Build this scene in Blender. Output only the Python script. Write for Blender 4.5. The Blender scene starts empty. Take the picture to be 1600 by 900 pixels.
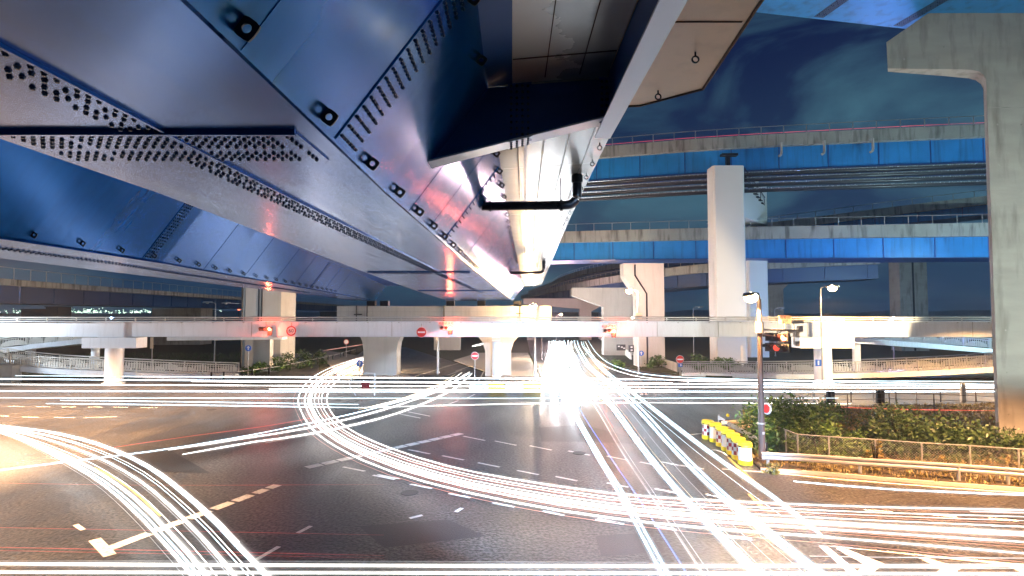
import bpy, math, random
from mathutils import Vector, Matrix
R = math.radians
rnd = random.Random(7)
sc = bpy.context.scene
COL = sc.collection

# ------------------------------------------------------------------ camera model (used to measure the photo)
F = 885.0; PITCH = math.atan(40 / 885.0); H = 7.0
CP, SP = math.cos(PITCH), math.sin(PITCH)
def ray(px, py):
    a = (px - 800) / F; b = (450 - py) / F
    return Vector((a, CP - SP * b, SP + CP * b))
def G(px, py, z=0.0):                 # point of the photo on the level z
    v = ray(px, py); t = (z - H) / v.z
    return Vector((v.x * t, v.y * t, z))
def P(px, py, y):                     # point of the photo at the depth y
    v = ray(px, py); t = y / v.y
    return Vector((v.x * t, y, v.z * t + H))

# ------------------------------------------------------------------ materials
MATS = {}
def nt(m): return m.node_tree.nodes, m.node_tree.links
def mat(name, base, rough=0.6, metal=0.0, var=0.25, scale=3.0, bump=0.0, bscale=40.0, spec=0.5, stretch=None,
        stain=0.0, stain_col=(0.05, 0.05, 0.045), stain_scale=(1.5, 1.5, 0.15), rvar=0.12, coat=0.0, cior=1.5, crough=0.12):
    m = bpy.data.materials.new(name); m.use_nodes = True
    N, L = nt(m); b = N['Principled BSDF']
    b.inputs['Metallic'].default_value = metal
    b.inputs['Specular IOR Level'].default_value = spec
    b.inputs['Coat Weight'].default_value = coat
    b.inputs['Coat Roughness'].default_value = crough; b.inputs['Coat IOR'].default_value = cior
    tc = N.new('ShaderNodeTexCoord'); mp = N.new('ShaderNodeMapping')
    L.new(tc.outputs['Object'], mp.inputs['Vector'])
    if stretch: mp.inputs['Scale'].default_value = stretch
    n = N.new('ShaderNodeTexNoise'); n.inputs['Scale'].default_value = scale; n.inputs['Detail'].default_value = 6
    L.new(mp.outputs[0], n.inputs['Vector'])
    mx = N.new('ShaderNodeMix'); mx.data_type = 'RGBA'
    c1 = [c * (1 - var) for c in base]; c2 = [min(1, c * (1 + var)) for c in base]
    mx.inputs['A'].default_value = (*c1, 1); mx.inputs['B'].default_value = (*c2, 1)
    L.new(n.outputs['Fac'], mx.inputs['Factor'])
    out = mx.outputs['Result']
    if stain > 0:
        mp2 = N.new('ShaderNodeMapping'); mp2.inputs['Scale'].default_value = stain_scale
        L.new(tc.outputs['Object'], mp2.inputs['Vector'])
        n2 = N.new('ShaderNodeTexNoise'); n2.inputs['Scale'].default_value = 2.2; n2.inputs['Detail'].default_value = 8
        L.new(mp2.outputs[0], n2.inputs['Vector'])
        rp = N.new('ShaderNodeMapRange'); rp.inputs['From Min'].default_value = 0.5; rp.inputs['From Max'].default_value = 0.72
        rp.inputs['To Max'].default_value = stain
        L.new(n2.outputs['Fac'], rp.inputs['Value'])
        m2 = N.new('ShaderNodeMix'); m2.data_type = 'RGBA'
        L.new(rp.outputs[0], m2.inputs['Factor']); L.new(out, m2.inputs['A']); m2.inputs['B'].default_value = (*stain_col, 1)
        out = m2.outputs['Result']
    L.new(out, b.inputs['Base Color'])
    rr = N.new('ShaderNodeMapRange'); rr.inputs['To Min'].default_value = max(0.02, rough - rvar); rr.inputs['To Max'].default_value = min(1, rough + rvar)
    L.new(n.outputs['Fac'], rr.inputs['Value']); L.new(rr.outputs[0], b.inputs['Roughness'])
    if bump > 0:
        nb = N.new('ShaderNodeTexNoise'); nb.inputs['Scale'].default_value = bscale; nb.inputs['Detail'].default_value = 4
        L.new(mp.outputs[0], nb.inputs['Vector'])
        bp = N.new('ShaderNodeBump'); bp.inputs['Strength'].default_value = bump; bp.inputs['Distance'].default_value = 0.02
        L.new(nb.outputs['Fac'], bp.inputs['Height']); L.new(bp.outputs[0], b.inputs['Normal'])
    MATS[name] = m
    return m
def emit(name, col, strength, base=None):
    m = bpy.data.materials.new(name); m.use_nodes = True
    N, L = nt(m); b = N['Principled BSDF']
    b.inputs['Base Color'].default_value = (*(base or col), 1)
    b.inputs['Emission Color'].default_value = (*col, 1)
    b.inputs['Emission Strength'].default_value = strength
    MATS[name] = m
    return m

# long, brushed, glossy painted steel of the girders (streaks run along the girder)
STEEL = mat('glossy blue steel', (0.006, 0.125, 0.46), 0.22, 0.66, 0.14, 1.2, bump=0.002, bscale=6, stretch=(6, 0.35, 6), rvar=0.09, coat=0.14, cior=1.65, crough=0.15, stain=0.16, stain_col=(0.01, 0.05, 0.14), stain_scale=(2.5, 0.3, 2.5))
STEELW = mat('glossy blue web steel', (0.0, 0.15, 0.54), 0.22, 0.66, 0.14, 1.3, bump=0.002, bscale=4, stretch=(1.0, 6, 1.0), rvar=0.10, coat=0.15, cior=1.6, crough=0.14, stain=0.16, stain_col=(0.005, 0.06, 0.2), stain_scale=(1.5, 1.5, 0.3))
SOFFIT = mat('white enamel soffit', (0.50, 0.50, 0.49), 0.24, 0.35, 0.06, 0.9, bump=0.06, bscale=6, stretch=(1, 3, 1), rvar=0.07)
DEEPBLUE = mat('deep blue paint', (0.012, 0.085, 0.33), 0.42, 0.1, 0.12, 1.5, bump=0.03, bscale=30)
SKYBLUE = mat('bright blue girder paint', (0.018, 0.24, 0.62), 0.36, 0.1, 0.3, 0.35, bump=0.03, stain=0.5, stain_col=(0.008, 0.06, 0.20), stain_scale=(0.9, 0.9, 0.08))
NAVY = mat('navy girder paint', (0.02, 0.06, 0.16), 0.45, 0.1, 0.15, 0.6)
FLANGE = mat('pale grey flange paint', (0.62, 0.66, 0.76), 0.35, 0.2, 0.06, 2.0)
CREAM = mat('cream weathered panel', (0.78, 0.60, 0.41), 0.45, 0.0, 0.08, 1.2, stain=0.25, stain_col=(0.33, 0.24, 0.16), stain_scale=(1, 1, 1))
BEIGE = mat('beige deck panel', (0.76, 0.72, 0.66), 0.28, 0.25, 0.08, 0.9, stain=0.2, stain_col=(0.3, 0.27, 0.23), stain_scale=(1, 1, 1))
BLACK = mat('black steel', (0.012, 0.014, 0.02), 0.4, 0.2, 0.2, 8)
BOLT = mat('bolt heads', (0.022, 0.055, 0.14), 0.28, 0.5, 0.2, 8)
CONC = mat('board marked concrete', (0.33, 0.325, 0.295), 0.85, 0, 0.26, 0.9, bump=0.35, bscale=4, stretch=(0.5, 0.5, 1.7), stain=0.7, stain_col=(0.16, 0.155, 0.135), stain_scale=(0.8, 0.8, 0.16))
CONCP = mat('parapet concrete', (0.33, 0.33, 0.30), 0.85, 0, 0.25, 0.5, bump=0.2, bscale=6, stain=0.85, stain_col=(0.06, 0.06, 0.055), stain_scale=(0.7, 0.7, 0.1))
CONCL = mat('pale concrete', (0.46, 0.44, 0.41), 0.8, 0, 0.12, 0.5, bump=0.12, bscale=7, stain=0.3, stain_col=(0.26, 0.25, 0.23), stain_scale=(1.0, 1.0, 0.1))
WHITEC = mat('white painted pier', (0.72, 0.72, 0.68), 0.55, 0, 0.05, 0.3)
WHITEB = mat('white bridge paint', (0.76, 0.79, 0.84), 0.40, 0.0, 0.05, 0.7, stain=0.2, stain_col=(0.4, 0.4, 0.4), stain_scale=(2, 2, 0.2))
GALV = mat('galvanised steel', (0.42, 0.42, 0.42), 0.42, 0.6, 0.15, 6)
GALVB = mat('bright galvanised cable', (0.7, 0.75, 0.78), 0.25, 0.7, 0.1, 6)  # pale metal for the highlight lines put on the dark pipes
RAILW = mat('cream railing paint', (0.62, 0.60, 0.55), 0.45, 0.1, 0.08, 5)
POLE = mat('brown pole paint', (0.10, 0.075, 0.07), 0.4, 0.2, 0.15, 4)
PIPE = mat('dark drain pipe', (0.02, 0.022, 0.03), 0.32, 0.1, 0.2, 5)
SOIL = mat('dry soil', (0.042, 0.030, 0.017), 0.95, 0, 0.5, 2.5, bump=0.6, bscale=14)
GRASSG = mat('rough verge', (0.035, 0.04, 0.018), 0.95, 0, 0.4, 0.8, bump=0.5, bscale=6)
KERB = mat('kerb concrete', (0.40, 0.38, 0.34), 0.8, 0, 0.15, 3)
PAVE = mat('pavement concrete', (0.30, 0.28, 0.25), 0.85, 0, 0.15, 0.8, bump=0.1, bscale=12)
YELLOW = mat('yellow plastic', (0.80, 0.55, 0.02), 0.35, 0, 0.08, 5, stain=0.25, stain_col=(0.35, 0.22, 0.03), stain_scale=(2, 2, 1))
WHITEP = mat('white sheeting', (0.74, 0.74, 0.72), 0.4, 0, 0.05, 5, stain=0.3, stain_col=(0.4, 0.36, 0.3), stain_scale=(2, 2, 0.5))
RED = mat('red sign face', (0.55, 0.03, 0.03), 0.4, 0, 0.05, 5)
MAROON = mat('dark red checks', (0.25, 0.015, 0.02), 0.4, 0, 0.1, 5)
BLUE = mat('blue sign face', (0.02, 0.12, 0.55), 0.4, 0, 0.05, 5)
SIGNW = mat('white sign face', (0.78, 0.78, 0.78), 0.4, 0, 0.03, 5)
HOUSING0 = mat('cast iron', (0.05, 0.05, 0.05), 0.55, 0.4, 0.3, 9)
HOUSING = mat('signal housing', (0.06, 0.06, 0.065), 0.4, 0.1, 0.15, 5)
LENSOFF = mat('unlit lens', (0.10, 0.06, 0.05), 0.15, 0, 0.1, 5)
FARB = mat('far building wall', (0.05, 0.075, 0.09), 0.8, 0, 0.1, 0.1)
HILLM = mat('night hills', (0.012, 0.018, 0.03), 1.0, 0, 0.3, 0.01)
RUST = mat('rusty edge', (0.10, 0.06, 0.04), 0.8, 0, 0.4, 9)

# asphalt
def asphalt():
    m = bpy.data.materials.new('worn asphalt'); m.use_nodes = True
    N, L = nt(m); b = N['Principled BSDF']
    tc = N.new('ShaderNodeTexCoord')
    def noise(s, d=6, dist=0.0, stretch=None):
        n = N.new('ShaderNodeTexNoise'); n.inputs['Scale'].default_value = s; n.inputs['Detail'].default_value = d
        n.inputs['Distortion'].default_value = dist
        if stretch:
            mp = N.new('ShaderNodeMapping'); mp.inputs['Scale'].default_value = stretch
            L.new(tc.outputs['Object'], mp.inputs[0]); L.new(mp.outputs[0], n.inputs['Vector'])
        else: L.new(tc.outputs['Object'], n.inputs['Vector'])
        return n
    big = noise(0.12, 5, 0.5); grain = noise(9, 9); worn = noise(0.5, 8, 1.2, (1, 0.25, 1))
    r1 = N.new('ShaderNodeValToRGB'); e = r1.color_ramp.elements
    e[0].position = 0.3; e[0].color = (0.014, 0.0145, 0.018, 1); e[1].position = 0.74; e[1].color = (0.078, 0.072, 0.066, 1)
    L.new(big.outputs['Fac'], r1.inputs[0])
    r2 = N.new('ShaderNodeValToRGB'); e = r2.color_ramp.elements
    e[0].position = 0.38; e[0].color = (0.12, 0.12, 0.12, 1); e[1].position = 0.64; e[1].color = (2.3, 2.3, 2.3, 1)
    L.new(grain.outputs['Fac'], r2.inputs[0])
    r3 = N.new('ShaderNodeValToRGB'); e = r3.color_ramp.elements
    e[0].position = 0.40; e[0].color = (0.72, 0.72, 0.72, 1); e[1].position = 0.65; e[1].color = (1.15, 1.15, 1.15, 1)
    L.new(worn.outputs['Fac'], r3.inputs[0])
    def mul(a, c):
        x = N.new('ShaderNodeMix'); x.data_type = 'RGBA'; x.blend_type = 'MULTIPLY'; x.inputs['Factor'].default_value = 1
        L.new(a, x.inputs['A']); L.new(c, x.inputs['B']); return x.outputs['Result']
    c = mul(mul(r1.outputs[0], r2.outputs[0]), r3.outputs[0])
    # cracks
    vo = N.new('ShaderNodeTexVoronoi'); vo.feature = 'DISTANCE_TO_EDGE'; vo.inputs['Scale'].default_value = 0.16
    wob = noise(0.9, 5); ad = N.new('ShaderNodeVectorMath'); ad.operation = 'ADD'
    L.new(tc.outputs['Object'], ad.inputs[0]); L.new(wob.outputs['Color'], ad.inputs[1]); L.new(ad.outputs[0], vo.inputs['Vector'])
    cr = N.new('ShaderNodeMapRange'); cr.inputs['From Max'].default_value = 0.006; cr.inputs['To Min'].default_value = 0.45; cr.inputs['To Max'].default_value = 1
    L.new(vo.outputs['Distance'], cr.inputs['Value'])
    x = N.new('ShaderNodeMix'); x.data_type = 'RGBA'; x.blend_type = 'MULTIPLY'; x.inputs['Factor'].default_value = 1
    L.new(c, x.inputs['A']); L.new(cr.outputs[0], x.inputs['B'])
    L.new(x.outputs['Result'], b.inputs['Base Color'])
    rr = N.new('ShaderNodeMapRange'); rr.inputs['To Min'].default_value = 0.26; rr.inputs['To Max'].default_value = 0.54; b.inputs['Specular IOR Level'].default_value = 0.5
    L.new(worn.outputs['Fac'], rr.inputs['Value']); L.new(rr.outputs[0], b.inputs['Roughness'])
    bp = N.new('ShaderNodeBump'); bp.inputs['Strength'].default_value = 0.8; bp.inputs['Distance'].default_value = 0.03
    L.new(grain.outputs['Fac'], bp.inputs['Height']); L.new(bp.outputs[0], b.inputs['Normal'])
    return m
ASPH = asphalt()
def paint():
    m = mat('worn road paint', (0.74, 0.71, 0.66), 0.6, 0, 0.15, 2, bump=0.1, bscale=40, stain=0.6, stain_col=(0.12, 0.11, 0.10), stain_scale=(3, 3, 3))
    return m
PAINT = paint()
PAINTY = mat('yellow road paint', (0.55, 0.38, 0.10), 0.6, 0, 0.2, 2, stain=0.5, stain_col=(0.12, 0.1, 0.08), stain_scale=(3, 3, 3))

def leaf_mat(name, a, c):
    m = bpy.data.materials.new(name); m.use_nodes = True
    N, L = nt(m); b = N['Principled BSDF']; b.inputs['Roughness'].default_value = 0.5
    tc = N.new('ShaderNodeTexCoord'); n = N.new('ShaderNodeTexNoise'); n.inputs['Scale'].default_value = 4.0; n.inputs['Detail'].default_value = 6
    L.new(tc.outputs['Object'], n.inputs['Vector'])
    rp = N.new('ShaderNodeValToRGB'); e = rp.color_ramp.elements
    e[0].position = 0.36; e[0].color = (*a, 1); e[1].position = 0.64; e[1].color = (*c, 1)
    L.new(n.outputs['Fac'], rp.inputs[0]); L.new(rp.outputs[0], b.inputs['Base Color'])
    return m
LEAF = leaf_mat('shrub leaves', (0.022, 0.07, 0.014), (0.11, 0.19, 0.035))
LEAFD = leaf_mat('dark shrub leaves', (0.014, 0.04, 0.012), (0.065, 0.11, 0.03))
STRAW = leaf_mat('dry weeds', (0.10, 0.085, 0.02), (0.34, 0.25, 0.07))

# ------------------------------------------------------------------ mesh builder
class MB:
    def __init__(s): s.v = []; s.f = []; s.m = []
    def add(s, vs, fs, mi=0):
        o = len(s.v); s.v += [tuple(v) for v in vs]; s.f += [tuple(i + o for i in f) for f in fs]; s.m += [mi] * len(fs)
        return s
    def hexa(s, p, mi=0):        # 4 bottom (ccw from above), 4 top
        return s.add(p, [(3, 2, 1, 0), (4, 5, 6, 7), (0, 1, 5, 4), (1, 2, 6, 5), (2, 3, 7, 6), (3, 0, 4, 7)], mi)
    def box(s, cx, cy, cz, sx, sy, sz, rz=0, mi=0):
        c, n = math.cos(rz), math.sin(rz); p = []
        for dz in (-sz / 2, sz / 2):
            for dx, dy in ((-1, -1), (1, -1), (1, 1), (-1, 1)):
                x, y = dx * sx / 2, dy * sy / 2
                p.append((cx + x * c - y * n, cy + x * n + y * c, cz + dz))
        return s.hexa(p, mi)
    def prism(s, loop, ext, mi=0):   # planar loop + extrusion vector
        n = len(loop); a = [Vector(p) for p in loop]; e = Vector(ext)
        vs = a + [p + e for p in a]
        fs = [tuple(range(n))[::-1], tuple(range(n, 2 * n))] + [(i, (i + 1) % n, n + (i + 1) % n, n + i) for i in range(n)]
        return s.add(vs, fs, mi)
    def cyl(s, a, b, r0, r1=None, n=12, mi=0, caps=True):
        return s.tube([a, b], [r0, r0 if r1 is None else r1], n, mi, caps)
    def tube(s, pts, r, n=8, mi=0, caps=True):
        pts = [Vector(p) for p in pts]; k = len(pts)
        rs = r if isinstance(r, (list, tuple)) else [r] * k
        vs = []; up = None
        for i, p in enumerate(pts):
            t = (pts[min(i + 1, k - 1)] - pts[max(i - 1, 0)]).normalized()
            if up is None or abs(up.dot(t)) > 0.95: up = Vector((0, 0, 1)) if abs(t.z) < 0.9 else Vector((1, 0, 0))
            a = t.cross(up).normalized(); b = a.cross(t)
            for j in range(n):
                th = 2 * math.pi * (j + 0.5) / n
                vs.append(p + (a * math.cos(th) + b * math.sin(th)) * rs[i])
        fs = [(i * n + j, i * n + (j + 1) % n, (i + 1) * n + (j + 1) % n, (i + 1) * n + j) for i in range(k - 1) for j in range(n)]
        if caps: fs += [tuple(range(n))[::-1], tuple(range((k - 1) * n, k * n))]
        return s.add(vs, fs, mi)
    def loft(s, loops, mi=0, closed=True, caps=True):   # list of equal-length loops
        n = len(loops[0]); vs = [p for l in loops for p in l]; fs = []
        for i in range(len(loops) - 1):
            for j in range(n if closed else n - 1):
                fs.append((i * n + j, i * n + (j + 1) % n, (i + 1) * n + (j + 1) % n, (i + 1) * n + j))
        if closed and caps: fs += [tuple(range(n))[::-1], tuple(range((len(loops) - 1) * n, len(loops) * n))]
        return s.add(vs, fs, mi)
    def disc(s, c, nrm, r, th, n=20, mi=0):
        c = Vector(c); t = Vector(nrm).normalized()
        return s.cyl(c - t * th / 2, c + t * th / 2, r, r, n, mi)
    def ball(s, c, r, n=8, mi=0):
        c = Vector(c); vs = []; k = n // 2
        for i in range(k + 1):
            a = math.pi * i / k
            for j in range(n):
                b = 2 * math.pi * j / n
                vs.append(c + Vector((math.sin(a) * math.cos(b), math.sin(a) * math.sin(b), math.cos(a))) * r)
        fs = [(i * n + j, (i + 1) * n + j, (i + 1) * n + (j + 1) % n, i * n + (j + 1) % n) for i in range(k) for j in range(n)]
        return s.add(vs, fs, mi)
    def build(s, name, mats, parent=None, smooth=False, fix=True):
        me = bpy.data.meshes.new(name)
        off = Vector((0, 0, 0))
        q = parent
        while q is not None: off = off + q.location; q = q.parent
        me.from_pydata([tuple(Vector(v) - off) for v in s.v], [], s.f)
        mats = mats if isinstance(mats, (list, tuple)) else [mats]
        for m in mats: me.materials.append(m)
        if len(mats) > 1: me.polygons.foreach_set('material_index', s.m)
        if fix:
            import bmesh
            bm = bmesh.new(); bm.from_mesh(me); bmesh.ops.recalc_face_normals(bm, faces=bm.faces); bm.to_mesh(me); bm.free()
        if smooth:
            me.polygons.foreach_set('use_smooth', [True] * len(me.polygons))
            me.set_sharp_from_angle(angle=R(40))
        me.update()
        o = bpy.data.objects.new(name, me); COL.objects.link(o)
        if parent is not None: o.parent = parent
        return o
def tag(o, label=None, cat=None, group=None, kind=None):
    if label: o['label'] = label
    if cat: o['category'] = cat
    if group: o['group'] = group
    if kind: o['kind'] = kind
    return o
def empty(name, loc, label, cat, group=None):
    o = bpy.data.objects.new(name, None); COL.objects.link(o); o.location = loc; o.empty_display_size = 0.3
    return tag(o, label, cat, group)
def copy_tree(o, parent=None):
    c = o.copy(); COL.objects.link(c)
    if parent is not None: c.parent = parent
    for ch in list(o.children): copy_tree(ch, c)
    return c
def interp(tab, x):
    if x <= tab[0][0]: return tab[0][1]
    for (a, b), (c, d) in zip(tab, tab[1:]):
        if x <= c: return b + (d - b) * (x - a) / (c - a)
    return tab[-1][1]
def catmull(pts, step=1.0):
    pts = [Vector(p) for p in pts]
    q = [pts[0] * 2 - pts[1]] + pts + [pts[-1] * 2 - pts[-2]]
    out = []
    for i in range(1, len(q) - 2):
        k = max(2, int((q[i + 1] - q[i]).length / step))
        k = min(k, 24)
        for j in range(k):
            t = j / k
            out.append(0.5 * ((2 * q[i]) + (q[i + 1] - q[i - 1]) * t + (2 * q[i - 1] - 5 * q[i] + 4 * q[i + 1] - q[i + 2]) * t * t + (3 * q[i] - q[i - 1] - 3 * q[i + 1] + q[i + 2]) * t ** 3))
    out.append(pts[-1])
    return out
def offset(path, d):
    out = []
    for i, p in enumerate(path):
        t = path[min(i + 1, len(path) - 1)] - path[max(i - 1, 0)]; t.z = 0; t.normalize()
        out.append(p + Vector((t.y, -t.x, 0)) * d)
    return out
def text(body, name, m, loc, size, parent, rot=(R(90), 0, 0), ext=0.004, align='CENTER', label=None):
    cu = bpy.data.curves.new(name, 'FONT'); cu.body = body; cu.size = size; cu.align_x = align; cu.align_y = 'CENTER'; cu.extrude = ext
    cu.materials.append(m); tmp = bpy.data.objects.new('tmp', cu); COL.objects.link(tmp); bpy.context.view_layer.update()
    me = bpy.data.meshes.new_from_object(tmp.evaluated_get(bpy.context.evaluated_depsgraph_get())); bpy.data.objects.remove(tmp); bpy.data.curves.remove(cu)
    me.name = name; o = bpy.data.objects.new(name, me); COL.objects.link(o)
    off = Vector((0, 0, 0)); q = parent
    while q is not None: off = off + q.location; q = q.parent
    o.location = Vector(loc) - off; o.rotation_euler = rot; o.parent = parent
    if label: o['label'] = label
    return o

# ================================================================== GROUND, ROADS
def sheet(pts, z, name, m, kind='structure', label=None, cat='ground'):
    b = MB(); b.add([(p[0], p[1], z) for p in pts], [tuple(range(len(pts)))])
    o = b.build(name, m, fix=False)
    me = o.data
    if me.polygons and me.polygons[0].normal.z < 0: me.flip_normals()
    return tag(o, label or name.replace('_', ' ') + ' stretching to the horizon', cat, kind=kind)
sheet([(-3000, -60), (3000, -60), (3000, 3500), (-3000, 3500)], -0.02, 'ground', GRASSG, label='dark open ground stretching away to the night horizon')
def gp(px, py): v = G(px, py); return (v.x, v.y)
sheet([(-75, -40), (75, -40), (75, 56), (20, 62), (14.5, 73), (11, 100), (14, 150), (22, 230), (6, 230), (4, 150), (3.2, 100), (3.2, 61), (-1, 61), (-9, 84), (-22, 118), (-30, 118), (-24, 84), (-19.5, 62), (-21, 62), (-34, 100), (-44, 100), (-33, 61.5), (-75, 56)],
      0.0, 'road', ASPH, label='wide dark asphalt junction under the elevated highway', cat='road')
def slab(pts, z0, z1, name, m, label, cat):
    b = MB(); b.prism([(p[0], p[1], z0) for p in pts], (0, 0, z1 - z0)); o = b.build(name, m)
    return tag(o, label, cat, kind='structure')
slab([(3.0, 61.3), (-0.8, 61.3), (-8.6, 84), (-6, 100), (2.8, 100)], -0.01, 0.13, 'pavement', PAVE, 'pale concrete pavement under the middle piers beside the bright road', 'pavement')
slab([(-19.0, 62.3), (-10.5, 61.3), (-17, 75), (-23, 90), (-30, 100), (-36, 108), (-33, 98)], -0.01, 0.125, 'pavement', PAVE, 'pale wedge of pavement round the left pier column', 'pavement')
isl = [gp(1188, 735), gp(1290, 742), gp(1440, 755), gp(1600, 767), gp(1800, 783), gp(1900, 640), gp(1560, 632), gp(1235, 640), gp(1185, 657), gp(1130, 662), gp(1122, 668)]
slab(isl, -0.01, 0.12, 'traffic_island', SOIL, 'raised island of dry soil with bushes, right of the junction', 'island')
# kerb of the island
kb = MB()
for a, c in zip(isl[:5], isl[1:5]):
    d = Vector((c[0] - a[0], c[1] - a[1], 0)); n = Vector((d.y, -d.x, 0)).normalized()
    kb.box((a[0] + c[0]) / 2 + n.x * 0.08, (a[1] + c[1]) / 2 + n.y * 0.08, 0.065, d.length, 0.15, 0.14, math.atan2(d.y, d.x))
tag(kb.build('kerb', KERB), 'low concrete kerb along the front of the soil island', 'kerb', kind='structure')
slab([(-90, 57.6), (-52, 58.6), (-33.5, 62.6), (-45, 101), (-90, 101)], -0.01, 0.12, 'verge', GRASSG, 'dark grass verge round the left ramp behind the crossing lanes', 'verge')
slab([(90, 57.6), (22, 62.8), (15.5, 73.5), (12.5, 100), (90, 100)], -0.01, 0.12, 'verge', GRASSG, 'dark grass verge round the right ramp behind the crossing lanes', 'verge')

# ------------------------------------------------------------------ road markings (4 mm above the asphalt)
def strip(mb, a, c, w, z=0.005, mi=0):
    a = Vector((a[0], a[1], z)); c = Vector((c[0], c[1], z)); d = (c - a).normalized(); n = Vector((-d.y, d.x, 0)) * w / 2
    mb.add([a - n, c - n, c + n, a + n], [(0, 1, 2, 3)], mi)
marks = MB(); marks_y = MB()
def lerp2(a, c, t): return (a[0] + (c[0] - a[0]) * t, a[1] + (c[1] - a[1]) * t)
a, c = gp(163, 860), gp(436, 757)
for t0, t1 in ((0, .20), (.23, .37), (.40, .52), (.545, .66), (.68, .79), (.82, .90), (.92, .99)): strip(marks, lerp2(a, c, t0), lerp2(a, c, t1), 0.42)
strip(marks, gp(148, 843), gp(172, 868), 0.32, 0.0056)
a, c = gp(478, 731), gp(722, 677)
for k in range(12): strip(marks, lerp2(a, c, k / 12 + .004), lerp2(a, c, (k + 1) / 12 - .006), 0.5)
for row in ([(607, 745), (658, 760), (718, 774.5), (787, 789), (865, 802), (950, 814), (1040, 825)],
            [(655, 706), (708, 715.5), (764, 726.5), (825, 738.5), (885, 748), (965, 758), (1040, 767), (1120, 776)],
            [(741, 685), (790, 692.5), (845, 700), (905, 708), (965, 716), (1050, 725)],
            [(553, 733), (600, 746)], [(640, 650), (655, 647)]):
    for (x, y) in row:
        p = gp(x - 17, y - 3.4); q = gp(x + 17, y + 3.4); strip(marks, p, q, 0.15)
for (x0, y0, x1, y1) in ((415, 692, 445, 687), (470, 681, 500, 676), (520, 671, 540, 667), (560, 662, 580, 657), (700, 632, 716, 626), (730, 622, 742, 616), (600, 651, 622, 646),
                         (14, 635, 38, 635), (55, 635.5, 78, 635.5), (96, 636, 120, 636), (138, 636, 160, 636), (178, 636.5, 200, 636.5), (220, 637, 245, 637),
                         (0, 650, 15, 650.5), (35, 651.5, 60, 652), (85, 652, 118, 652.5), (130, 653, 182, 651), (400, 875, 436, 854), (465, 833, 486, 822), (118, 820, 130, 828), (712, 800, 722, 794),
                         (640, 810, 660, 805), (1000, 722, 1030, 728), (1062, 727, 1100, 733), (1080, 800, 1120, 806), (1130, 838, 1175, 843), (930, 812, 975, 819), (690, 574, 705, 570),
                         (1350, 797, 1395, 800), (1448, 803, 1495, 808), (1545, 810, 1590, 814)):
    strip(marks, gp(x0, y0), gp(x1, y1), 0.16)
# edge line by the island, and the lines near the barrels
pl = [gp(1128, 733), gp(1200, 738), gp(1300, 748), gp(1450, 760), gp(1620, 772), gp(1800, 787)]
for p, q in zip(pl, pl[1:]): strip(marks, p, q, 0.16)
strip(marks, gp(1072, 680), gp(1100, 677), 0.15)
strip(marks_y, gp(1138, 715), gp(1186, 760), 0.12)
strip(marks_y, gp(1170, 772), gp(1195, 797), 0.12)
for p, q in zip([gp(1108, 704), gp(1118, 703), gp(1130, 707)], [gp(1118, 703), gp(1130, 707), gp(1136, 712)]): strip(marks, p, q, 0.12)
# hatched wedge, bottom right
def poly(mb, pts, z=0.005): mb.add([(*gp(*p), z) for p in pts], [tuple(range(len(pts)))])
poly(marks, [(1279, 853), (1292, 853.5), (1347, 899), (1333, 902)])
poly(marks, [(1292, 853.4), (1300, 853.2), (1600, 882), (1600, 886)], 0.0056)
poly(marks, [(1306, 857), (1322, 858), (1382, 881), (1362, 897), (1336, 897), (1350, 882)], 0.0062)
poly(marks, [(1432, 871), (1452, 873), (1502, 888), (1486, 903), (1452, 903), (1470, 889)], 0.0062)
poly(marks, [(1572, 884), (1592, 886), (1650, 900), (1630, 915), (1600, 915), (1612, 902)], 0.0062)
PATCH = mat('dark repair asphalt', (0.022, 0.023, 0.026), 0.45, 0, 0.5, 14, bump=0.5, bscale=30)
for i, q in enumerate(([(842, 668), (912, 664), (1008, 688), (1000, 694), (914, 690), (846, 690)], [(560, 822), (700, 812), (760, 838), (600, 856)], [(930, 838), (1010, 832), (1040, 862), (940, 870)], [(170, 690), (260, 700), (330, 740), (200, 735)])):
    sheet([gp(*v) for v in q], 0.004 + .0004 * i, 'road_patch', PATCH, label='dark patch of newer asphalt on the junction', cat='road patch')
for i, (x, y) in enumerate(((905, 708), (640, 770), (330, 640), (1010, 655))):
    v = G(x, y); tag(MB().cyl((v.x, v.y, -.05), (v.x, v.y, .012), .34, .34, 24).build('manhole_cover', HOUSING0), 'round iron manhole cover in the ' + ('lane left of the bright fan', 'dark middle of the junction', 'left road', 'bright fan lane')[i], 'manhole cover')
# far lane lines
for (x0, y0, x1, y1) in ((648, 588, 735, 562), (700, 586, 722, 578), (712, 580, 735, 572), (745, 600, 758, 577)): strip(marks, gp(x0, y0), gp(x1, y1), 0.16)
mo = marks.build('road_markings', PAINT, fix=False); tag(mo, 'worn white painted lines on the junction asphalt', 'road markings', kind='structure')
mo = marks_y.build('road_markings', PAINTY, fix=False); tag(mo, 'faded yellow painted line in front of the barrels', 'road markings', kind='structure')

# ================================================================== ELEVATED HIGHWAY OVERHEAD
CT = [(-40, 0), (7, 0), (11, .08), (20, .27), (35, .72), (66, 1.64), (85, 2.3), (110, 3.3)]
def cY(y): return interp(CT, y)
YS = [-14, -6, 0, 2, 4, 6, 7, 8, 9, 10, 11, 13, 15, 17, 20, 24, 28, 32, 36, 42, 48, 55, 62, 67]
LT = [(-40, -4.28), (7, -4.35), (10, -4.62), (17, -5.27), (33, -6.70), (67, -9.2)]
ZB, ZT = 8.5, 10.25
hw = empty('elevated_highway', (-1.6, 0, 0), 'glossy blue steel box girder viaduct passing right over the viewer', 'elevated highway')
def Lx(y): return interp(LT, y)
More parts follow.
